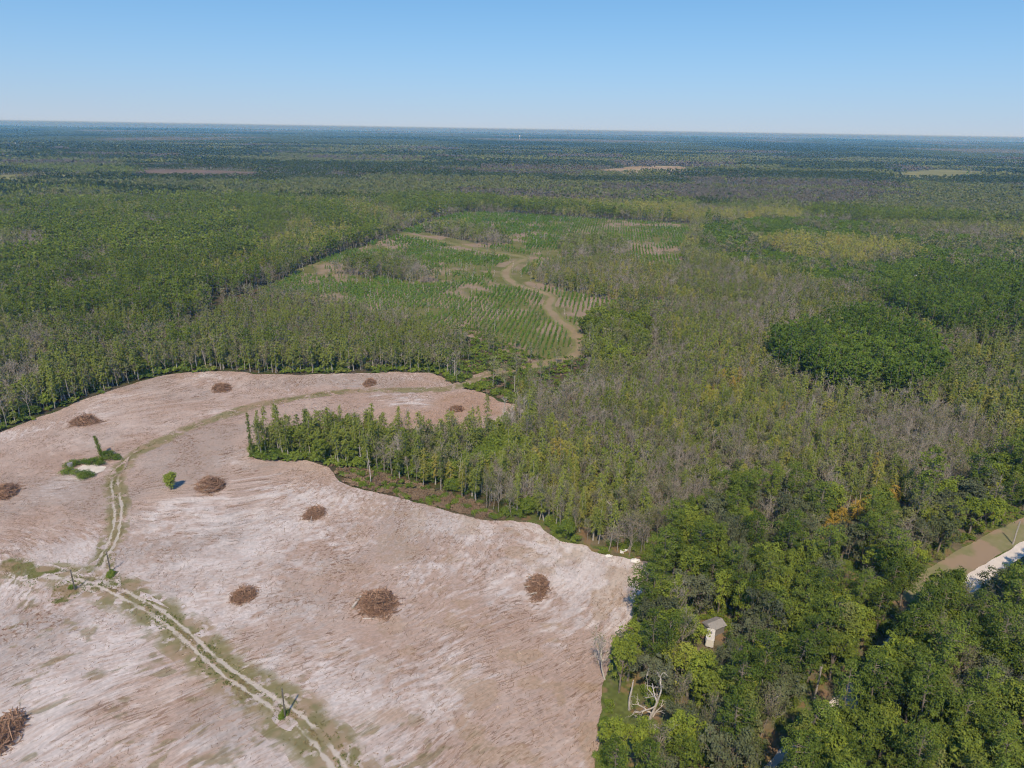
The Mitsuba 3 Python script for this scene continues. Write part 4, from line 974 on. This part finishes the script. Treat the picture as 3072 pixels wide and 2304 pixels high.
# ------------------------------------------------------------------ loose wood and tufts on the field
def scatter_debris(n, key, label, bsdf, len_, wid, keep_fn, seed):
    r = rng_of(seed)
    x = r.uniform(-215, 60, n * 4)
    y = 90 + 265 * r.uniform(0, 1, n * 4) ** 1.15
    ok = shapely.contains_xy(FIELD, x, y) & in_view(x, y, 0, 6) & keep_fn(x, y, r)
    p = np.stack([x, y], 1)[ok][:n]
    a = 0.45 + 2.2 * (meshkit.noise(np.hstack([p / 85 + [3, 8], np.zeros((len(p), 1))])) - 0.5) + r.normal(0, 0.8, len(p))
    l = (len_[0] + (len_[1] - len_[0]) * r.uniform(0, 1, len(p)) ** 2.6) * 0.5
    d = np.stack([np.cos(a), np.sin(a)], 1) * l[:, None]
    w = r.uniform(*wid, len(p))
    nn = np.stack([-np.sin(a), np.cos(a)], 1) * w[:, None] / 2
    z0, z1 = 0.12 + 0.03 * r.uniform(size=len(p)), 0.12 + 0.25 * r.uniform(size=len(p)) ** 2
    top = 0.5 * w
    c0, c1 = p - d, p + d
    v = np.stack([np.c_[c0 - nn, z0], np.c_[c0 + nn, z0], np.c_[c0, z0 + top], np.c_[c1 - nn, z1], np.c_[c1 + nn, z1], np.c_[c1, z1 + top]], 1).reshape(-1, 3)
    i = np.arange(len(p))[:, None] * 6
    f = np.concatenate([i + np.array([t]) for t in ((0, 2, 5), (0, 5, 3), (1, 4, 5), (1, 5, 2), (0, 1, 2), (3, 5, 4))])
    scene[key] = mikit.ply((v, f), bsdf, uv=np.stack([np.repeat(r.uniform(0, 1, len(p)), 6), np.zeros(6 * len(p))], 1))
    labels[key] = {'label': label, 'category': 'debris', 'kind': 'stuff'}

def patchy(x, y, r):
    return r.uniform(size=len(x)) < np.clip(3.2 * (meshkit.fbm(np.stack([x / 12, y / 12, 0 * x], -1), 3, 15) - 0.36), 0.06, 1)

scatter_debris(22000, 'wood_debris', 'broken brown sticks and bark strewn over the field', 'debris_wood', (0.25, 1.7), (0.03, 0.09), patchy, 61)

def add_tufts():
    r = rng_of(62)
    areas = [polys_s for polys_s in (shapely.Polygon(SPOT[k]) for k in ('grass1', 'grass2', 'grass3', 'grass4', 'grass5', 'grass6', 'grass7'))]
    pts = []
    for a_ in areas:
        x0, y0, x1, y1 = a_.bounds
        q = r.uniform([x0, y0], [x1, y1], (int(5.0 * (x1 - x0) * (y1 - y0)), 2))
        pts.append(q[shapely.contains_xy(a_, q[:, 0], q[:, 1]) & (r.uniform(size=len(q)) < 0.6)])
    for name, w_, n_ in (('track_south', 3.4, 2600), ('track_north', 2.6, 2600), ('track_west', 4.0, 1200)):
        l_ = shapely.LineString(smooth_line(LINE[name]))
        q = shapely.get_coordinates(shapely.line_interpolate_point(l_, r.uniform(0, l_.length, n_)))
        q = q + r.normal(0, w_ * 0.5, q.shape)
        dd = shapely.distance(shapely.points(q), l_)
        pts.append(q[(dd < 0.55) | (dd > 1.5)])
    p = np.vstack(pts)
    den = meshkit.fbm(np.hstack([p / 4.0, np.zeros((len(p), 1))]), 2, 4)
    p = p[(r.uniform(size=len(p)) < np.clip((den - 0.3) * 3, 0, 1)) & shapely.contains_xy(FIELD, p[:, 0], p[:, 1])]
    k = np.repeat(p, 3, 0) + r.normal(0, 0.14, (3 * len(p), 2))
    v, f = leaves(np.c_[k, np.full(len(k), 0.34)], np.stack([r.normal(size=len(k)), r.normal(size=len(k)), 0.9 + 0 * k[:, 0]], 1), 0.2, 0.55, r)
    scene['grass_tufts'] = mikit.ply((v, f), 'grass_blade', uv=leaf_uv(len(k), 0.5, r))
    labels['grass_tufts'] = {'label': 'short olive grass tufts along the tracks and round the poles', 'category': 'grass', 'kind': 'stuff'}

scene['grass_blade'] = leaf_bsdf(lambda p, n, uv: mix(mix((0.10, 0.125, 0.035), (0.20, 0.22, 0.07), uv.x), (0.28, 0.22, 0.12), smoothstep(0.5, 0.65, fbm(p.x / 6, p.y / 6, 3.0, 2))))
add_tufts()

# ------------------------------------------------------------------ brush piles
PILE_LABEL = ['round brown brush pile near the far edge of the field, upper left', 'flat brown brush pile in the far arm of the field', 'low brown brush pile near the left forest edge', 'dark brush pile cut by the left frame edge, in mid field',
              'wide brown brush pile right of the lone sapling', 'small brown brush pile below the brushy margin', 'brush pile with pale sticks on its right side', 'largest reddish brush pile with a pale dead trunk along its left side',
              'brown brush pile with a white scrap at the right of the field', 'dark brush pile at the lower left corner', 'small brush pile in the far right arm of the field']
def brush_pile(i, x, y, w):
    r = rng_of(63, i)
    key = numbered('brush_pile')
    thing(key, PILE_LABEL[i], 'brush pile', 'brush piles on the cleared field')
    asp = r.uniform(0.55, 1.0)
    ph = r.uniform(0, 50)
    lobe = lambda a_: 0.72 + 0.56 * meshkit.noise(np.stack([np.cos(a_) * 1.3 + ph, np.sin(a_) * 1.3, 0 * a_], -1))
    hgt = w * r.uniform(0.25, 0.33)
    rot = r.uniform(0, 3.1)
    R2 = np.array([[math.cos(rot), -math.sin(rot)], [math.sin(rot), math.cos(rot)]])
    # core: a rough mound of soil and bark
    th, rr = np.meshgrid(np.linspace(0, 2 * math.pi, 25)[:-1], np.linspace(0, 1, 8))
    q = np.stack([rr * np.cos(th) * w * 0.40, rr * np.sin(th) * w * 0.40 * asp], -1) * lobe(th)[..., None]
    z = hgt * 0.72 * (1 - rr ** 2) * (0.55 + 0.9 * meshkit.fbm(np.concatenate([q * 0.6, np.full(q.shape[:2] + (1,), i)], -1), 3, i)) - 0.05
    v = np.concatenate([q @ R2.T + [x, y], (z + 0.1)[..., None]], -1).reshape(-1, 3)
    a, b = np.meshgrid(np.arange(7), np.arange(24), indexing='ij')
    k, k2 = a * 24 + b, a * 24 + (b + 1) % 24
    f = np.vstack([np.stack([k, k + 24, k2], -1).reshape(-1, 3), np.stack([k2, k + 24, k2 + 24], -1).reshape(-1, 3)])
    scene[key + '__soil_mound'] = mikit.ply((v, f), 'pile_soil', uv=v[:, :2])
    s = Soup()
    n = int(190 + 46 * w)
    for _ in range(n):
        t = math.sqrt(r.uniform(0, 1)) * 1.05 + (abs(r.normal(0, 0.22)) if r.uniform() < 0.3 else 0)
        an = r.uniform(0, 6.283)
        c = np.array([t * math.cos(an) * w * 0.47, t * math.sin(an) * w * 0.47 * asp]) * float(lobe(np.array(an)))
        cz = hgt * max(0.0, 1 - 0.8 * t ** 2) * (0.6 + 0.8 * float(meshkit.noise(np.r_[c * 0.45, i]))) * r.uniform(0.5, 1.15) + 0.15
        l = r.uniform(0.7, 2.6) * (1 if r.uniform() < 0.9 else 1.6)
        hd = an + r.normal(0, 1.0)
        d = np.array([math.cos(hd), math.sin(hd), r.normal(0, 0.38)]) * l / 2
        c3 = np.r_[R2 @ c + [x, y], cz]
        p0, p1 = c3 - d, c3 + d
        p0[2], p1[2] = max(p0[2], 0.12), max(p1[2], 0.12)
        rad = r.uniform(0.04, 0.15)
        vv, ff = tube([p0, (p0 + p1) / 2 + r.normal(0, 0.08, 3), p1], [rad, rad * 0.8, rad * 0.4], 3)
        s.add(vv, ff, (min(1, abs(r.normal(0.42, 0.25))), 0.5))
    scene[key + '__branches'] = s.ply('brush_wood')
    labels[key + '__branches'] = {'kind': 'stuff'}
    nl = {7: 0}.get(i, 2 + int(w > 8))
    for k_ in range(nl):
        an = r.uniform(0, 6.283)
        c3 = np.r_[R2 @ (np.array([math.cos(an), math.sin(an) * asp]) * w * r.uniform(0.2, 0.5)) + [x, y], hgt * 0.35 + 0.15]
        hd = an + 1.57 + r.normal(0, 0.5)
        d = np.array([math.cos(hd), math.sin(hd), r.normal(0, 0.12)]) * r.uniform(1.2, 2.4)
        vv, ff = tube([c3 - d, c3, c3 + d], [0.16, 0.14, 0.09], 6)
        vv[:, 2] = np.maximum(vv[:, 2], 0.11)
        so = Soup(); so.add(vv, ff, (0.5, 0.5))
        scene[f'{key}__log' + (f'_{k_:03d}' if k_ else '')] = so.ply('white_wood' if k_ % 2 else 'pale_bark')
    return key

for i, ((x, y), w) in enumerate(SPOT['piles']):
    k = brush_pile(i, x, y, w)
    r = rng_of(64, i)
    if i == 7:   # the pale dead trunk along the left side, with broken limbs, and a sawn board in front
        so = Soup()
        a_, b_ = np.array([x - 6.3, y - 1.6, 0.5]), np.array([x - 1.2, y + 5.6, 1.0])
        m_ = (a_ + b_) / 2 + [-0.9, 0.6, 0.5]
        bark_tube(so, [a_, m_, b_], [0.34, 0.27, 0.13], 7, r)
        for t in (0.1, 0.3, 0.5, 0.62, 0.8):
            c = a_ * (1 - t) + b_ * t + [-0.6, 0.4, 0.4]
            e = c + np.array([r.normal(-0.8, 0.7), r.normal(-0.2, 0.9), r.uniform(0.4, 1.3)])
            bark_tube(so, [c, (c + e) / 2 + r.normal(0, 0.15, 3), e], [0.13, 0.08, 0.03], 4, r)
        scene[k + '__dead_trunk'] = so.ply('white_wood')
        labels[k + '__dead_trunk'] = {'label': 'pale dead trunk with broken limbs'}
        so = Soup(); so.add(*tube([[x - 3.0, y - 5.6, 0.2], [x - 0.6, y - 5.5, 0.22], [x + 0.4, y - 5.5, 0.2]], [0.10, 0.10, 0.10], 4), (0.5, 0.5))
        scene['board'] = so.ply('litter_white')
        thing('board', 'white board lying in front of the largest brush pile', 'board')
    if i == 8:
        m = trimesh.creation.box([1.3, 0.9, 0.6])
        m = m.subdivide().subdivide()
        m.vertices += (meshkit.fbm(m.vertices * 1.5, 2, 5)[:, None] - 0.5) * [0.5, 0.5, 0.4]
        m.apply_translation([x - 0.4, y - 3.0, 0.5])
        scene['scrap'] = mikit.ply((m.vertices, m.faces), 'litter_white', uv=m.vertices[:, :2])
        thing('scrap', 'white scrap stuck in the front of the right brush pile', 'scrap')

# ------------------------------------------------------------------ utility poles
POLE = [('dark thin utility pole left of the track junction', 6.6), ('dark thin utility pole in bushes right of the track junction', 6.9), ('dark thin utility pole beside the track at the lower edge', 7.9),
        ('pale grey utility pole on the verge between the road trees', 9.4), ('pale leaning utility pole by the white road at the right edge', 8.2)]
for i, ((x, y), (label, h)) in enumerate(zip(SPOT['poles'], POLE)):
    key = numbered('utility_pole')
    thing(key, label, 'utility pole', 'utility poles')
    lean = (0.0, 0.0) if i < 3 else (0.35, 0.15)
    mat = 'pole_wood' if i < 3 else 'grey_pole_wood'
    top = np.array([x + lean[0], y + lean[1], h])
    s = Soup(); s.add(*tube([[x, y, -0.1], (np.array([x, y, 0]) + top) / 2, top], [0.19, 0.17, 0.14] if i < 3 else [0.24, 0.21, 0.17], 8), (0.5, 0.5))
    scene[key + '__shaft'] = s.ply(mat)
    s = Soup(); s.add(*tube([top - [0, 0, 0.05], top + [0, 0, 0.1], top + [0, 0, 0.28]], [0.05, 0.06, 0.03], 6), (0.5, 0.5))
    scene[key + '__insulator'] = s.ply('dull_metal')
    s = Soup(); s.add(*tube([top + [0.16, 0, -0.9], top + [0.19, 0, -0.7], top + [0.16, 0, -0.35]], [0.04, 0.05, 0.03], 6), (0.5, 0.5))
    scene[key + '__bracket'] = s.ply('dull_metal')
    if i == 3:
        m = trimesh.creation.cylinder(0.26, 0.85, sections=14)
        m.apply_translation(top + [-0.42, 0, -0.9])
        scene[key + '__transformer'] = mikit.ply(m, 'dull_metal', smooth=40)

# ------------------------------------------------------------------ single plants of the field
def plant(name, kind_parts, x, y, rot, s, sz, label, cat, group=None):
    key = numbered(name)
    gid = f'own_shape_{key}'
    scene[gid] = {'type': 'shapegroup', **{p: so.ply(b) for p, (so, b) in kind_parts.items()}}
    place(key, gid, x, y, -0.03, rot, s, sz)
    thing(key, label, cat, group)
    return key

for i, (x, y) in enumerate(SPOT['island_bush']):
    plant('shrub', make_shrub(100 + i, 0, 'shrub_leaf', 1.7, 1.5 + 0.4 * (i % 3)), x, y, i, 1.15, 1.0, 'green bush of the small island with white sand in the field', 'bush', 'bushes of the sandy island')
for i, (x, y) in enumerate(SPOT['pole_bushes']):
    plant('shrub', make_shrub(140 + i, 0, 'shrub_leaf', 0.9, 1.4), x, y, i, 1.0, 1.0,
          ['small bush at the foot of the left utility pole', 'bush at the foot of the middle utility pole', 'bush right of the middle utility pole', 'low bush left of the middle utility pole', 'bush behind the near utility pole', 'tiny bush in front of the near utility pole'][i], 'bush')
x, y = SPOT['sapling'][0]
plant('sapling', make_oak(201, 0, 'oak_leaf', 5.6, 1.7), x, y, 0.4, 1.0, 1.0, 'lone small green tree standing in the open field', 'tree')

def ivy_trunk(seed, h, lean, rad, leaf='oak_leaf', bushy=1.0):
    """A dead trunk wrapped in vines: leaves hug the stem, widest at the foot."""
    r = rng_of(71, seed)
    tr, cr = Soup(), Soup()
    path = np.array([[0, 0, 0], [lean[0] * 0.3, lean[1] * 0.3, h * 0.35], [lean[0] * 0.7, lean[1] * 0.7, h * 0.72], [lean[0], lean[1], h]])
    bark_tube(tr, path, [0.3, 0.22, 0.15, 0.06], 6, r)
    for k in range(int(34 * bushy)):
        t = k / (34 * bushy)
        c = np.array([np.interp(t * h, path[:, 2], path[:, j]) for j in (0, 1)] + [t * h])
        puff(cr, c + r.normal(0, 0.2, 3), rad * (1.25 - 0.7 * t) * r.uniform(0.6, 1.2), 40, 0.2, 0.25, r, 0.65, 1.0)
    return {'trunk': (tr, 'bark'), 'vine': (cr, leaf)}

x, y = SPOT['vine_snag'][0]
plant('ivy_snag', ivy_trunk(1, 8.2, (-1.6, 0.3), 0.95), x, y, 0, 1, 1, 'vine covered leaning dead trunk on the sandy bush island', 'tree')
x, y = SPOT['ivy_tree'][0]
plant('ivy_snag', ivy_trunk(2, 17.5, (-0.5, 0.4), 0.9, 'oak_leaf', 1.2), x, y, 0, 1, 1, 'tall thin vine covered trunk at the left tip of the grove', 'tree')

def snag(seed, h, lean, stubs=4, rad=0.22):
    r = rng_of(72, seed)
    tr, br = Soup(), Soup()
    path = np.array([[0, 0, -0.2], [lean[0] * 0.3 + r.normal(0, 0.12), lean[1] * 0.3, h * 0.4], [lean[0] * 0.7, lean[1] * 0.7, h * 0.75], [lean[0], lean[1], h]])
    bark_tube(tr, path, [rad, rad * 0.8, rad * 0.6, rad * 0.3], 6, r)
    for _ in range(stubs):
        z = h * r.uniform(0.45, 0.95)
        c = np.array([np.interp(z, path[:, 2], path[:, j]) for j in (0, 1)] + [z])
        a = r.uniform(0, 6.283)
        l = r.uniform(0.5, 1.7)
        bark_tube(br, [c, c + np.array([math.cos(a), math.sin(a), 0.5]) * l * 0.5, c + np.array([math.cos(a), math.sin(a), 0.9]) * l], [0.08, 0.06, 0.03], 4, r)
    return {'trunk': (tr, 'white_wood'), 'limb': (br, 'white_wood')} if br.n else {'trunk': (tr, 'white_wood')}

x, y = SPOT['pale_snag'][0]
plant('snag', snag(0, 4.6, (0.35, 0.1), 0, 0.15), x, y, 0, 1, 1, 'short pale bare trunk on the right end of the bush island', 'dead trunk')
for i, (x, y) in enumerate(SPOT['snags_edge']):
    r = rng_of(73, i)
    if FIELD.contains(shapely.Point(x, y)):
        c = shapely.ops.nearest_points(FIELD.exterior, shapely.Point(x, y))[0]
        x, y = 2 * c.x - x, 2 * c.y - y
    plant('snag', snag(10 + i, r.uniform(8, 14), r.normal(0, 0.9, 2), 3 + i % 4, r.uniform(0.16, 0.26)), x, y, r.uniform(0, 6), 1, 1,
          'tall pale dead trunk ' + where_of(x, y, names[int(zone_of(np.array([x]), np.array([y]))[0])]), 'dead trunk', 'pale dead trunks at the forest edge')

def big_dead(seed, h, lean, spread):
    """A dead tree with a thick twisted trunk and long crooked white limbs that fork."""
    r = rng_of(74, seed)
    tr, br = Soup(), Soup()
    t = np.linspace(0, 1, 6)[:, None]
    path = np.hstack([t * lean + np.cumsum(r.normal(0, 0.18, (6, 2)), 0) * (t > 0), t * h])
    bark_tube(tr, path, np.linspace(0.5, 0.14, 6), 8, r)
    def limb(c, d, l, rad, depth):
        pts = [c]
        for _ in range(4):
            d = unit(d + r.normal(0, 0.32, 3))
            pts.append(pts[-1] + d * l / 4)
        bark_tube(br, pts, np.linspace(rad, rad * 0.35, 5), 5 if depth < 2 else 3, r)
        if depth < 3:
            for _ in range(3):
                limb(pts[r.integers(2, 5)], unit(d + r.normal(0, 0.8, 3)), l * r.uniform(0.4, 0.65), rad * 0.5, depth + 1)
    for k in range(8):
        z = h * r.uniform(0.28, 1.0)
        c = np.array([np.interp(z, path[:, 2], path[:, j]) for j in (0, 1)] + [z])
        a = k * 0.8 + r.normal(0, 0.3)
        limb(c, np.array([math.cos(a), math.sin(a), r.uniform(0.0, 0.9)]), spread * r.uniform(0.5, 1.0), 0.17, 0)
    return {'trunk': (tr, 'pale_bark'), 'limb': (br, 'white_wood')}

x, y = SPOT['dead_tree'][0]
plant('dead_tree', big_dead(1, 11.5, (2.6, 0.5), 5.0), x, y, 0, 1, 1, 'large dead tree with crooked white limbs near the bottom edge, by the field', 'dead tree')
x, y = SPOT['stub'][0]
plant('snag', snag(80, 8.0, (0.4, 0.2), 1, 0.3), x, y, 0, 1, 1, 'broken pale stump left of the large dead tree', 'dead trunk')
x, y = SPOT['forked'][0]
plant('bare_tree', make_bare(300, 0, 0.25, 12.0, 2.4, wood='white_wood', heavy=1.4), x, y, 0, 1, 1, 'forked pale leafless tree leaning over the right edge of the field', 'bare tree')
for i, (x, y) in enumerate(SPOT['orange']):
    plant('cypress_tree', make_cypress(60 + i, 0, 'orange_leaf', 9.5, 3.0, 0.12), x, y, i, 1.0, 0.9,
          ['orange autumn cypress, leftmost of the orange trees above the wood', 'second orange cypress of the row above the wood', 'small orange cypress in the middle of the row above the wood', 'yellow orange cypress by the grassy clearing, top right of the row', 'golden cypress left of the grassy clearing'][i], 'cypress tree')

# ------------------------------------------------------------------ things people left
x, y = SPOT['drum'][0]
m = trimesh.creation.annulus(0.78, 0.95, 1.9, sections=28)
m.apply_translation([x, y, 0.95])
scene['concrete_ring__wall'] = mikit.ply(m, 'concrete', smooth=40)
m = trimesh.creation.cylinder(0.80, 0.12, sections=28)
m.apply_translation([x, y, 1.72])
scene['concrete_ring__cover'] = mikit.ply(m, 'dull_metal', smooth=40)
thing('concrete_ring', 'grey round concrete ring among the bushes of the sandy island', 'concrete ring')

def box(cx, cy, z0, sx, sy, sz, rot=0.0, bev=0.0):
    if bev:
        p = shapely.box(-sx / 2 + bev, -sy / 2 + bev, sx / 2 - bev, sy / 2 - bev).buffer(bev, quad_segs=3)
        m = trimesh.creation.extrude_polygon(p, sz, engine='earcut')
    else:
        m = trimesh.creation.box([sx, sy, sz]); m.apply_translation([0, 0, sz / 2])
    m.apply_transform(trimesh.transformations.rotation_matrix(rot, [0, 0, 1]))
    m.apply_translation([cx, cy, z0])
    return m

def gable(cx, cy, z0, sx, sy, h, rot, over=0.4):
    hx, hy = sx / 2 + over, sy / 2 + over
    v = np.array([[-hx, -hy, 0], [hx, -hy, 0], [hx, hy, 0], [-hx, hy, 0], [-hx, 0, h], [hx, 0, h]])
    f = np.array([[0, 1, 5], [0, 5, 4], [2, 3, 4], [2, 4, 5], [0, 4, 3], [1, 2, 5], [0, 2, 1], [0, 3, 2]])
    m = trimesh.Trimesh(v, f, process=False)
    m.apply_transform(trimesh.transformations.rotation_matrix(rot, [0, 0, 1]))
    m.apply_translation([cx, cy, z0])
    return m

# camper half hidden under the trees of the lower right wood
x, y = SPOT['trailer'][0]
rot = 1.25
ca, sa = math.cos(rot), math.sin(rot)
loc = lambda u, v: (x + ca * u - sa * v, y + sa * u + ca * v)
scene['camper__body'] = mikit.ply(box(x, y, 0.55, 4.6, 2.1, 2.0, rot, 0.35), 'white_paint', smooth=40)
scene['camper__roof_vent'] = mikit.ply(box(*loc(0.6, 0), 2.55, 0.7, 0.7, 0.15, rot), 'dull_metal')
for i_, (u, v) in enumerate(((-1.4, -1.06), (0.1, -1.06), (1.45, -1.06))):
    scene['camper__window' + (f'_{i_:03d}' if i_ else '')] = mikit.ply(box(*loc(u, v), 1.5, 0.9, 0.05, 0.6, rot), 'dark_glass')
for i_, v in enumerate((-0.98, 0.98)):
    c = trimesh.creation.cylinder(0.34, 0.2, sections=18)
    c.apply_transform(trimesh.transformations.rotation_matrix(math.pi / 2, [1, 0, 0]))
    c.apply_transform(trimesh.transformations.rotation_matrix(rot, [0, 0, 1]))
    c.apply_translation([*loc(-0.4, v), 0.34])
    scene['camper__wheel' + (f'_{i_:03d}' if i_ else '')] = mikit.ply(c, 'dark_glass', smooth=40)
thing('camper', 'white camper half hidden under the trees of the lower right wood', 'camper')
x, y = SPOT['trailer'][1]
scene['shed__wall'] = mikit.ply(box(x, y, 0, 4.2, 3.2, 2.3, 0.5), 'dull_metal')
scene['shed__roof'] = mikit.ply(gable(x, y, 2.3, 4.2, 3.2, 0.9, 0.5), 'grey_roof')
thing('shed', 'small grey roofed shed behind the white camper', 'shed')
x, y = SPOT['barrel'][0]
prof = np.array([[0, 0], [0.28, 0], [0.31, 0.05], [0.30, 0.3], [0.32, 0.32], [0.30, 0.34], [0.30, 0.6], [0.32, 0.62], [0.30, 0.64], [0.31, 0.88], [0.28, 0.92], [0, 0.92]]) * 1.3
m = trimesh.creation.revolve(prof, sections=24); m.apply_translation([x, y, 0])
scene['barrel'] = mikit.ply(m, 'blue_plastic', smooth=40)
thing('barrel', 'blue barrel under the trees right of the white camper', 'barrel')
x, y = SPOT['redbox'][0]
m = box(x, y, 0.1, 1.3, 0.8, 0.7, 0.4, 0.15)
scene['red_cart__bin'] = mikit.ply(m, 'red_paint', smooth=30)
for i_, (u, v) in enumerate(((-0.4, -0.4), (0.4, -0.4), (-0.4, 0.4), (0.4, 0.4))):
    c = trimesh.creation.cylinder(0.17, 0.1, sections=12); c.apply_transform(trimesh.transformations.rotation_matrix(math.pi / 2, [1, 0, 0])); c.apply_translation([x + u, y + v, 0.17])
    scene['red_cart__wheel' + (f'_{i_:03d}' if i_ else '')] = mikit.ply(c, 'dark_glass', smooth=40)
thing('red_cart', 'small red cart among the trunks between camper and road', 'cart')
for i, (x, y) in enumerate(SPOT['scraps']):
    r = rng_of(81, i)
    m = trimesh.creation.icosphere(2, 0.55 + 0.35 * (i % 3))
    m.vertices *= [1.2, 0.8, 0.45]
    m.vertices += (meshkit.fbm(m.vertices * 1.8 + i, 2, i)[:, None] - 0.5) * 0.7
    m.apply_translation([x, y, 0.35])
    key = numbered('rubbish')
    scene[key] = mikit.ply(m, 'litter_white', uv=m.vertices[:, :2])
    thing(key, 'white rubbish dumped at the wood edge in the far right corner of the field', 'rubbish', 'white rubbish at the corner of the field')

# ------------------------------------------------------------------ far buildings
def house(name, x, y, sx, sy, h, rot, wall, roof, label, cat='house'):
    scene[name + '__wall'] = mikit.ply(box(x, y, 0, sx, sy, h, rot), wall)
    scene[name + '__roof'] = mikit.ply(gable(x, y, h, sx, sy, h * 0.45, rot), roof)
    thing(name, label, cat)

x, y = SPOT['white_house'][0]
house('mobile_home', x, y, 11.0, 4.2, 2.6, 0.1, 'white_paint', 'white_paint', 'white mobile home with white roof in the trees behind the right swamp', 'mobile home')
ROOF = [('grey_roof', 'white_paint', 16, 9, 'far house with grey roof, left one of a pair in the right background'), ('grey_roof', 'white_paint', 16, 9, 'far house with grey roof, right one of a pair in the right background'),
        ('grey_roof', 'white_paint', 26, 12, 'far grey roofed barn right of the tan field'), ('tan_soil', 'white_paint', 34, 14, 'far tan roofed shed in the centre background'), ('white_paint', 'white_paint', 34, 14, 'far pale roofed shed right of the tan one'),
        ('white_paint', 'white_paint', 36, 14, 'tiny white roofed building far off at the right'), ('white_paint', 'white_paint', 30, 12, 'tiny white building by the field at the left edge')]
for (x, y), (roof, wall, sx, sy, label) in zip(SPOT['far_roofs'], ROOF):
    house(numbered('far_house'), x, y, sx, sy, 6.0 if y > 2500 else 4.0, 0.15, wall, roof, label)
x, y = SPOT['tower'][0]
s_ = 8700.0 / math.hypot(x, y)
x, y = x * s_, y * s_
prof = np.array([[0, 0], [3.6, 0], [3.2, 4], [2.6, 8], [2.4, 30], [3.2, 34], [7, 38], [8.6, 43], [8.4, 48], [6, 52], [2, 54], [0, 54.2]])
m = trimesh.creation.revolve(prof, sections=24); m.apply_translation([x, y, 0])
scene['water_tower'] = mikit.ply(m, 'white_paint', smooth=40)
thing('water_tower', 'tiny white water tower standing out on the horizon', 'water tower')
